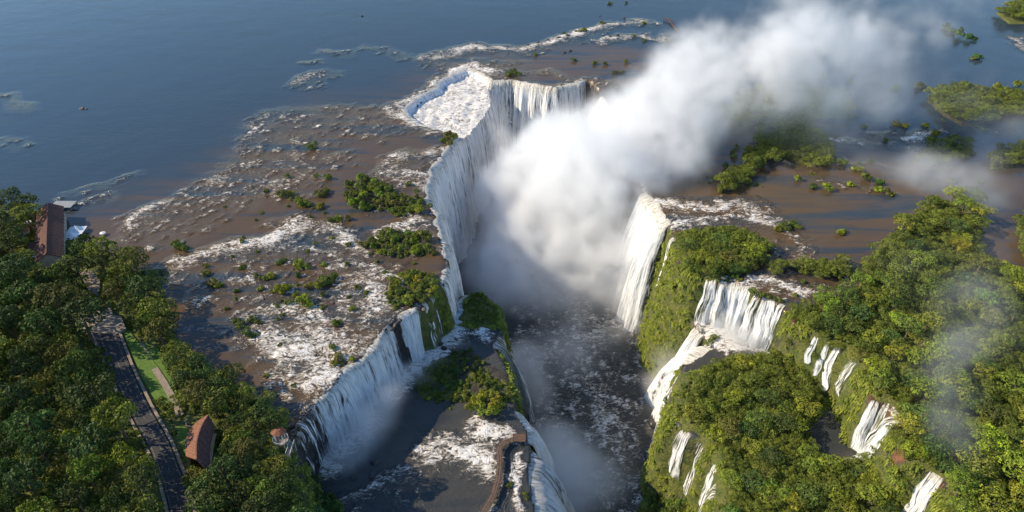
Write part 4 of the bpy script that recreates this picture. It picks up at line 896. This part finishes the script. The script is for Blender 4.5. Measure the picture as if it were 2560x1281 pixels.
# countable plants as objects (largest first), the rest joined by instancing as jungle
plants.sort(key=lambda q: -q['size'])
lim = {'tree': 300, 'shrub': 300}; cnt = {'tree': 0, 'shrub': 0}; rest = []
ORD = ['first','second','third','fourth','fifth','sixth','seventh','eighth','ninth','tenth','eleventh','twelfth','thirteenth','fourteenth','fifteenth','sixteenth','seventeenth','eighteenth','nineteenth','twentieth']+['twenty-'+w for w in ('first','second','third','fourth','fifth','sixth','seventh','eighth','ninth')]+['thirtieth']+['thirty-'+w for w in ('first','second','third','fourth','fifth','sixth','seventh','eighth','ninth')]+['fortieth']+['forty-'+w for w in ('first','second','third','fourth','fifth','sixth','seventh','eighth','ninth')]+['fiftieth']
_c = {'tree': 0, 'shrub': 0}; fam = {}
for q in plants:
    if -30 < q['px'] < 2590 and -30 < q['py'] < 1310 and _c[q['kind']] < lim[q['kind']]: _c[q['kind']] += 1; fam.setdefault((q['kind'], q['tint'], q['zone']), []).append(q)
for v in fam.values():
    v.sort(key=lambda q: q['px'])
    for i, q in enumerate(v): q['rank'] = ORD[min(i, 49)] if len(v) > 1 else None
def lab(q):
    if not q['rank']: return 'only %s %s of the %s' % (q['tint'], q['kind'], q['zone'])
    return '%s %s, %s from left of its colour, %s' % (q['tint'], q['kind'], q['rank'], q['zone'])
for q in plants:
    onscreen = -30 < q['px'] < 2590 and -30 < q['py'] < 1310
    if not onscreen or cnt[q['kind']] >= lim[q['kind']]: rest.append(q); continue
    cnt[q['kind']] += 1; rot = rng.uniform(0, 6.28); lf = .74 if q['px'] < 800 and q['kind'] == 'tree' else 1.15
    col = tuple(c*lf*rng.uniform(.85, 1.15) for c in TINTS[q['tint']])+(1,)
    s = q['s']
    if q['kind'] == 'tree':
        cm, tm, _h = TREES[q['v']]
        e = empty('tree', (q['x'], q['y'], q['g']), rot); e.scale = (s*rng.uniform(.9, 1.1), s, s*q['hm'])
        c_ = bpy.data.objects.new('crown', cm); t_ = bpy.data.objects.new('trunk', tm)
        for w in (c_, t_): C.objects.link(w); w.parent = e
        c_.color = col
        tag(e, lab(q), 'tree', '%s trees, %s' % (q['tint'], q['zone']))
    else:
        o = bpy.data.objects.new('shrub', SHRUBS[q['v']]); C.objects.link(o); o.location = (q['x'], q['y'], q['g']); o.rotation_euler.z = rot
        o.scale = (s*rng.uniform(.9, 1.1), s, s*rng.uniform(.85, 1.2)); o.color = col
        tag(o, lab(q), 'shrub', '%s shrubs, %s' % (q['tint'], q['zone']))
print('plants', cnt, 'rest', len(rest))
def scatter(name, pts, meshes, label, cat):
    """one object: instances of foliage on points"""
    m = bpy.data.meshes.new(name); m.vertices.add(len(pts)); m.vertices.foreach_set('co', np.array([p[0] for p in pts], np.float32).ravel())
    fattr(m, 'scl', [p[1] for p in pts]); fattr(m, 'rot', [p[2] for p in pts])
    at = m.attributes.new('idx', 'INT', 'POINT'); at.data.foreach_set('value', np.array([p[3] for p in pts], np.int32))
    o = link(name, m); tag(o, label, cat, kind='stuff'); o.color = (1.15, 1.15, .95, 1)
    g = bpy.data.node_groups.new(name, 'GeometryNodeTree'); g.interface.new_socket('Geometry', in_out='INPUT', socket_type='NodeSocketGeometry'); g.interface.new_socket('Geometry', in_out='OUTPUT', socket_type='NodeSocketGeometry')
    N = g.nodes; Lk = g.links.new; gi = N.new('NodeGroupInput'); go = N.new('NodeGroupOutput')
    g2i = N.new('GeometryNodeGeometryToInstance')
    for me in reversed(meshes):
        src = bpy.data.objects.new('foliage_source', me); oi = N.new('GeometryNodeObjectInfo'); oi.inputs[0].default_value = src; Lk(oi.outputs['Geometry'], g2i.inputs[0])
    ip = N.new('GeometryNodeInstanceOnPoints'); Lk(gi.outputs[0], ip.inputs['Points']); Lk(g2i.outputs[0], ip.inputs['Instance']); ip.inputs['Pick Instance'].default_value = True
    def na(nm, ty):
        x = N.new('GeometryNodeInputNamedAttribute'); x.data_type = ty; x.inputs[0].default_value = nm; return x.outputs[0]
    Lk(na('idx', 'INT'), ip.inputs['Instance Index']); Lk(na('scl', 'FLOAT'), ip.inputs['Scale'])
    cx = N.new('ShaderNodeCombineXYZ'); Lk(na('rot', 'FLOAT'), cx.inputs[2]); Lk(cx.outputs[0], ip.inputs['Rotation'])
    Lk(ip.outputs[0], go.inputs[0]); md = o.modifiers.new('scatter', 'NODES'); md.node_group = g; return o
tr_rest = [((q['x'], q['y'], q['g']-TREES[q['v']][2]*q['s']*(1-q['hm'])), q['s'], rng.uniform(0, 6), q['v']) for q in rest if q['kind'] == 'tree']
if tr_rest: scatter('jungle_canopy', tr_rest, [t[0] for t in TREES], 'smaller far crowns of the jungle canopy on banks and islands', 'jungle')
sh_rest = [((q['x'], q['y'], q['g']), q['s'], rng.uniform(0, 6), q['v']) for q in rest if q['kind'] == 'shrub']
# undergrowth on dry ground and green cliffs
yy, xx = np.where((green > .5) & (GX > -260) & (GX < 420) & (GY > 135) & (GY < 640) & (dB < 200))
sel = rng.choice(len(yy), min(len(yy), 60000), replace=False); yy, xx = yy[sel], xx[sel]
ppx, ppy = pxg[yy, xx], pyg[yy, xx]; vis = (ppx > -80) & (ppx < 2640) & (ppy > -20) & (ppy < 1330); yy, xx = yy[vis], xx[vis]
hitopen = np.zeros(len(yy), bool)
for o_ in OPENA: hitopen |= inside(pxg[yy, xx], pyg[yy, xx], o_)
yy, xx = yy[~hitopen], xx[~hitopen]
w_ = np.where(slope[yy, xx] > .7, 1.0, .25); pick = rng.random(len(yy)) < w_*min(1, 36000/len(yy)*1.6); yy, xx = yy[pick], xx[pick]
for q_, w2 in ((slope[yy, xx] > .7, 'cliff_greenery'), (slope[yy, xx] <= .7, 'undergrowth')):
    pts = []
    for j, i in zip(yy[q_], xx[q_]):
        a, b = GX[j, i]+rng.uniform(-.5, .5), GY[j, i]+rng.uniform(-.5, .5)
        if kd.find((a, b, gz(a, b)))[2] < 2.6: continue
        pts.append(((a, b, gz(a, b)-(.1 if w2 == 'cliff_greenery' else .35)), rng.uniform(.9, 2.0) if w2 == 'cliff_greenery' else rng.uniform(.35, .8), rng.uniform(0, 6), int(rng.integers(0, 4 if w2 == 'cliff_greenery' else 7))))
    if w2 == 'undergrowth': pts += sh_rest
    scatter(w2, pts, GRASS if w2 == 'cliff_greenery' else SHRUBS, 'hanging grass and moss tufts on the cliff faces' if w2 == 'cliff_greenery' else 'low undergrowth between the trees', 'greenery' if w2 == 'cliff_greenery' else 'undergrowth')

# ---------------------------------------------------------------- rocks
def rock_mesh(seed):
    import bmesh
    bm = bmesh.new(); bmesh.ops.create_icosphere(bm, subdivisions=2, radius=1); r = random.Random(seed); k = [Vector((r.uniform(-1,1), r.uniform(-1,1), r.uniform(-1,1))).normalized() for _ in range(9)]; dk = [r.uniform(.55,.9) for _ in k]
    for v in bm.verts:
        for n_, d_ in zip(k, dk):
            e_ = v.co.dot(n_)-d_
            if e_ > 0: v.co -= n_*e_*.85
        v.co += v.co.normalized()*r.uniform(-.06, .06); v.co.z *= .75
    m = bpy.data.meshes.new('boulder'); bm.to_mesh(m); bm.free(); m.materials.append(M['rock']); return m
ROCKS = [rock_mesh(i) for i in range(6)]
BC = {}
def boulder(px_, py_, rp, z, label, group, rank=None):
    BC[group] = BC.get(group, 0)+1
    d = PX(*P(px_, py_, z))[2]; r = rp*d/F; x, y, _ = P(px_, py_, z+r*.3); o = bpy.data.objects.new('boulder', ROCKS[int(rng.integers(0, 6))]); C.objects.link(o)
    o.location = (x, y, z+r*.1); o.scale = (r*rng.uniform(.9, 1.4), r*rng.uniform(.8, 1.1), r*rng.uniform(.7, 1)); o.rotation_euler = (0, 0, rng.uniform(0, 6)); tag(o, label+', '+ORD[BC[group]-1]+' from left', 'boulder', group)
for q in sorted([(985,985,12),(945,1012,16),(962,1020,12),(925,1008,9),(1012,915,11),(1022,925,8),(998,880,9),(1000,935,10),(1040,938,9),(890,1100,8),(940,1155,11),(850,1130,7),(1060,955,9),(930,1190,10),(885,1195,8),(960,1185,7),(1110,870,9),(1180,840,7),(1100,860,8),(1140,848,7)]):
    boulder(*q, T_LEV+.5, 'dark wet boulder at the foot of the left falls', 'boulders under the left falls')
for q in sorted([(885,900,9),(893,892,8),(988,812,8),(994,806,9),(980,822,7),(1000,800,6),(1060,772,7),(735,1080,10),(745,1068,8),(728,1064,9),(760,1048,7),(722,1085,8),(775,1025,6)]):
    boulder(*q, .1, 'dark wet rock on the rim of the left falls', 'rocks on the rim of the left falls')
for q in sorted([(1345,105,5),(1370,100,5),(1395,93,5),(1420,88,6),(1440,78,5),(1320,112,5),(1460,70,4),(1300,118,4),(1525,90,5),(1545,88,4),(1410,130,6),(1425,127,5),(1560,45,4),(205,270,6),(215,272,4),(1500,40,3),(905,40,3),(2440,300,5)]):
    boulder(*q, .1, 'dark rock breaking the surface of the far river', 'rocks in the far river')
for q in sorted([(2110,1000,18),(2122,985,12)]): boulder(*q, T_LEV+3, 'brown boulder on the shore of the dark right pool', 'brown boulders by the right pool')
for q in sorted([(1485,820,7),(1478,828,5),(1600,880,6),(1608,905,5),(1395,1005,4)]): boulder(*q, R_LEV, 'rock awash in the gorge river', 'rocks in the gorge river')
# small stones of the rapids: too many to pick apart
cand = np.argwhere((foam > .38) & (dU < -2) & (GX > -330) & (GX < 300) & (GY < 560)); cand = cand[rng.choice(len(cand), 420, replace=False)]
V = []; Fq = []; base = np.array([v.co for v in ROCKS[0].vertices]); fb = np.array([list(p.vertices) for p in ROCKS[0].polygons]); nb = 0
for j, i in cand:
    sc = rng.uniform(.25, .95); a = rng.uniform(0, 6); R2 = np.array([[math.cos(a), -math.sin(a), 0], [math.sin(a), math.cos(a), 0], [0, 0, .8]])
    V.append(base@R2.T*sc+np.array([GX[j, i], GY[j, i], .05])); Fq.append(fb+nb); nb += len(base)
tag(link('rapids_stones', np_mesh('rapids_stones', np.concatenate(V), np.concatenate(Fq)), M['rock']), 'small dark stones scattered through the rapids', 'stones', kind='stuff')

# ---------------------------------------------------------------- spray and mist
def spray(name, label, blobs, vox, dens, nsc, amp, lo, hi, detail=4, aniso=.25, wisp=.0):
    B = [(*P(px_, py_, z), r, a) for px_, py_, z, r, a in blobs]
    A = np.array(B); mn = (A[:, :3]-A[:, 3:4]).min(0); mx = (A[:, :3]+A[:, 3:4]).max(0); mn[2] = max(mn[2], R_LEV)
    t = NT(name); t.t.nodes.remove(t.b); pv = t.n('ShaderNodeVolumePrincipled'); pv.inputs['Color'].default_value = (.985,.992,1.0,1); pv.inputs['Density'].default_value = dens; pv.inputs['Anisotropy'].default_value = aniso
    t.l(pv.outputs[0], t.o.inputs['Volume'])
    m = bpy.data.meshes.new(name); m.from_pydata([tuple(mn), tuple(mx)], [(0, 1)], []); o = link(name, m); m.materials.append(t.m); tag(o, label, 'mist', kind='stuff')
    g = bpy.data.node_groups.new(name, 'GeometryNodeTree'); g.interface.new_socket('Geometry', in_out='INPUT', socket_type='NodeSocketGeometry'); g.interface.new_socket('Geometry', in_out='OUTPUT', socket_type='NodeSocketGeometry')
    N = g.nodes; Lk = g.links.new; N.new('NodeGroupInput'); go = N.new('NodeGroupOutput')
    pos = N.new('GeometryNodeInputPosition').outputs[0]
    def mth(op, a, b, clamp=False):
        x = N.new('ShaderNodeMath'); x.operation = op; x.use_clamp = clamp
        for s_, v in zip(x.inputs, (a, b)):
            if isinstance(v, (int, float)): s_.default_value = v
            else: Lk(v, s_)
        return x.outputs[0]
    wn_ = N.new('ShaderNodeTexNoise'); Lk(pos, wn_.inputs['Vector']); wn_.inputs['Scale'].default_value = nsc*.6; wn_.inputs['Detail'].default_value = 2
    wv = N.new('ShaderNodeVectorMath'); wv.operation = 'MULTIPLY_ADD'; Lk(wn_.outputs['Color'], wv.inputs[0]); wv.inputs[1].default_value = (22,22,22); Lk(pos, wv.inputs[2])
    wo_ = N.new('ShaderNodeVectorMath'); wo_.operation = 'SUBTRACT'; Lk(wv.outputs[0], wo_.inputs[0]); wo_.inputs[1].default_value = (11,11,11); wp = wo_.outputs[0]
    tot = None
    for x_, y_, z_, r, a in B:
        v = N.new('ShaderNodeVectorMath'); v.operation = 'DISTANCE'; Lk(wp, v.inputs[0]); v.inputs[1].default_value = (x_, y_, z_)
        mr = N.new('ShaderNodeMapRange'); mr.interpolation_type = 'SMOOTHSTEP'; Lk(v.outputs['Value'], mr.inputs[0]); mr.inputs[1].default_value = 0; mr.inputs[2].default_value = r; mr.inputs[3].default_value = a; mr.inputs[4].default_value = 0
        tot = mr.outputs[0] if tot is None else mth('ADD', tot, mr.outputs[0])
    nz = N.new('ShaderNodeTexNoise'); Lk(wp, nz.inputs['Vector']); nz.inputs['Scale'].default_value = nsc; nz.inputs['Detail'].default_value = detail; nz.inputs['Roughness'].default_value = .6
    f = mth('ADD', mth('MINIMUM', tot, 1.15), mth('MULTIPLY', mth('SUBTRACT', nz.outputs[0], .5), amp))
    mr = N.new('ShaderNodeMapRange'); mr.interpolation_type = 'SMOOTHSTEP'; Lk(f, mr.inputs[0]); mr.inputs[1].default_value = lo; mr.inputs[2].default_value = hi
    d = mth('MULTIPLY', mr.outputs[0], mth('MINIMUM', tot, 1.2))
    if wisp:
        n2_ = N.new('ShaderNodeTexNoise'); Lk(wp, n2_.inputs['Vector']); n2_.inputs['Scale'].default_value = nsc*2.3; n2_.inputs['Detail'].default_value = 4; n2_.inputs['Distortion'].default_value = .6
        m2 = N.new('ShaderNodeMapRange'); m2.interpolation_type = 'SMOOTHSTEP'; Lk(n2_.outputs[0], m2.inputs[0]); m2.inputs[1].default_value = .36; m2.inputs[2].default_value = .62; m2.inputs[3].default_value = 1-wisp; m2.inputs[4].default_value = 1.0+wisp*.5
        d = mth('MULTIPLY', d, m2.outputs[0])
    vc = N.new('GeometryNodeVolumeCube'); Lk(d, vc.inputs['Density']); vc.inputs['Min'].default_value = tuple(mn); vc.inputs['Max'].default_value = tuple(mx)
    for i, ax in enumerate('XYZ'): vc.inputs['Resolution '+ax].default_value = max(8, int((mx[i]-mn[i])/vox))
    sm2 = N.new('GeometryNodeSetMaterial'); sm2.inputs['Material'].default_value = t.m; Lk(vc.outputs[0], sm2.inputs[0]); Lk(sm2.outputs[0], go.inputs[0])
    o.modifiers.new('spray', 'NODES').node_group = g; return o
spray('spray_plume', 'great white plume of spray rising from the horseshoe and drifting right', [
 (1270,330,-12,30,.8),(1240,420,-25,34,.8),(1290,420,-15,38,1),(1370,340,-2,36,1),(1420,400,-5,46,1.2),(1460,480,-15,48,1.2),(1350,500,-30,44,1),(1380,590,-40,48,1),(1500,590,-35,48,1),(1230,520,-40,38,.9),(1220,620,-46,38,.75),(1320,660,-50,44,.7),(1430,690,-54,44,.7),(1540,690,-52,36,1),(1260,700,-56,34,.5),(1500,300,4,42,1.1),(1590,600,-30,26,.5),(1480,400,12,40,1),
 (1570,330,14,46,0.74),(1640,260,26,46,0.74),(1700,190,38,44,0.74),(1720,120,48,32,0.62),(1790,90,54,32,0.56),(1830,190,46,52,0.68),(1940,120,58,52,0.68),(2050,140,58,52,0.62),(2170,110,62,52,0.56),(2270,50,68,46,0.50),(2100,-30,70,56,0.62),(1950,0,68,46,0.62),(2350,-40,75,48,0.50),(2440,0,76,40,0.34),(1690,340,15,46,0.62),(1740,420,8,36,0.43),(1620,430,0,44,0.62),(2180,210,42,42,0.31),(1980,240,34,44,0.31),(2060,260,24,36,0.19),(2330,120,56,40,0.28),(1560,520,-12,40,0.50),(1660,470,0,30,0.37),(1780,300,20,40,0.37)],
 2.4, .085, .034, 2.6, .30, 1.25, 6, .2, .8)
spray('gorge_mist', 'bluish mist hanging over the gorge river and the foot of the falls', [
 (1390,1150,-60,26,1.2),(1380,1240,-60,24,1.2),(1450,1240,-64,24,.9),(1290,920,-62,20,1),(1340,980,-66,20,.4),(900,1100,T_LEV+3,17,1.1),(960,1040,T_LEV+3,16,1),(850,1150,T_LEV+3,15,1),(1030,945,T_LEV+4,11,.9),(820,1155,T_LEV+4,11,.9),(880,1085,T_LEV+5,12,1),(935,1030,T_LEV+5,12,1),(985,980,T_LEV+5,12,1),(1085,890,T_LEV+4,10,.8),(1140,850,T_LEV+3,9,.6),(1110,275,-3,16,.45),(1160,230,-3,14,.45),(1790,1230,-46,8,.5),(1700,1160,-46,9,.6),(1745,1215,-50,9,.5),(1830,820,T_LEV+5,12,.8),(1900,835,T_LEV+5,12,.8),(1000,1120,T_LEV+3,16,.35),(1650,960,-64,16,1),(1690,940,-56,12,.9),(1620,1000,-66,15,.5),(1230,700,-55,32,.6),(1300,760,-62,34,.5),(1200,640,-50,30,.6),(1420,760,-62,36,.45),(1560,840,-64,24,.35),(1460,900,-66,34,.22),(1560,750,-62,24,1.2),(1605,735,-60,18,1.1),(1510,700,-60,22,.8),(1160,770,-26,10,.5),(1850,850,T_LEV+3,14,.7),(1920,845,T_LEV+3,12,.6),(1780,830,T_LEV+3,12,.5),(1680,900,-45,14,.8),(2070,925,-18,8,.5),(2120,975,-16,8,.5),(2165,1085,T_LEV+2,12,.7),(2200,1120,T_LEV+2,10,.6),(2290,1281,T_LEV+2,12,.8),(1520,1200,-64,36,.35),(1450,860,-62,48,.16),(1360,900,-62,40,.3),(1300,1010,-62,30,.3)],
 2.2, .10, .05, 1.1, .05, .8, 4, .25, .4)
spray('bank_mist', 'thin wisps of mist drifting over the right bank', [
 (2350,440,14,26,.8),(2430,450,14,24,.8),(2250,420,10,20,.5),(2180,400,8,18,.4),(2480,400,16,22,.6),(2370,990,12,20,.7),(2410,890,14,20,.6),(2350,1070,10,16,.6),(2400,1120,10,16,.5),(2500,500,14,22,.7),(2520,620,14,22,.5),(2140,1080,T_LEV+4,18,.35),(2100,290,14,38,.4),(1980,250,14,40,.45),(2230,280,14,34,.4),(1850,320,10,34,.5),(2300,440,10,26,.6),(2050,360,8,48,.42),(2200,220,20,54,.5),(2400,250,12,50,.42),(2500,340,12,44,.5),(2300,680,14,44,.35),(2480,800,16,40,.45),(2250,900,12,30,.3),(2000,480,6,34,.25)],
 2.6, .036, .034, 1.4, .1, .9, 4, .25, .6)
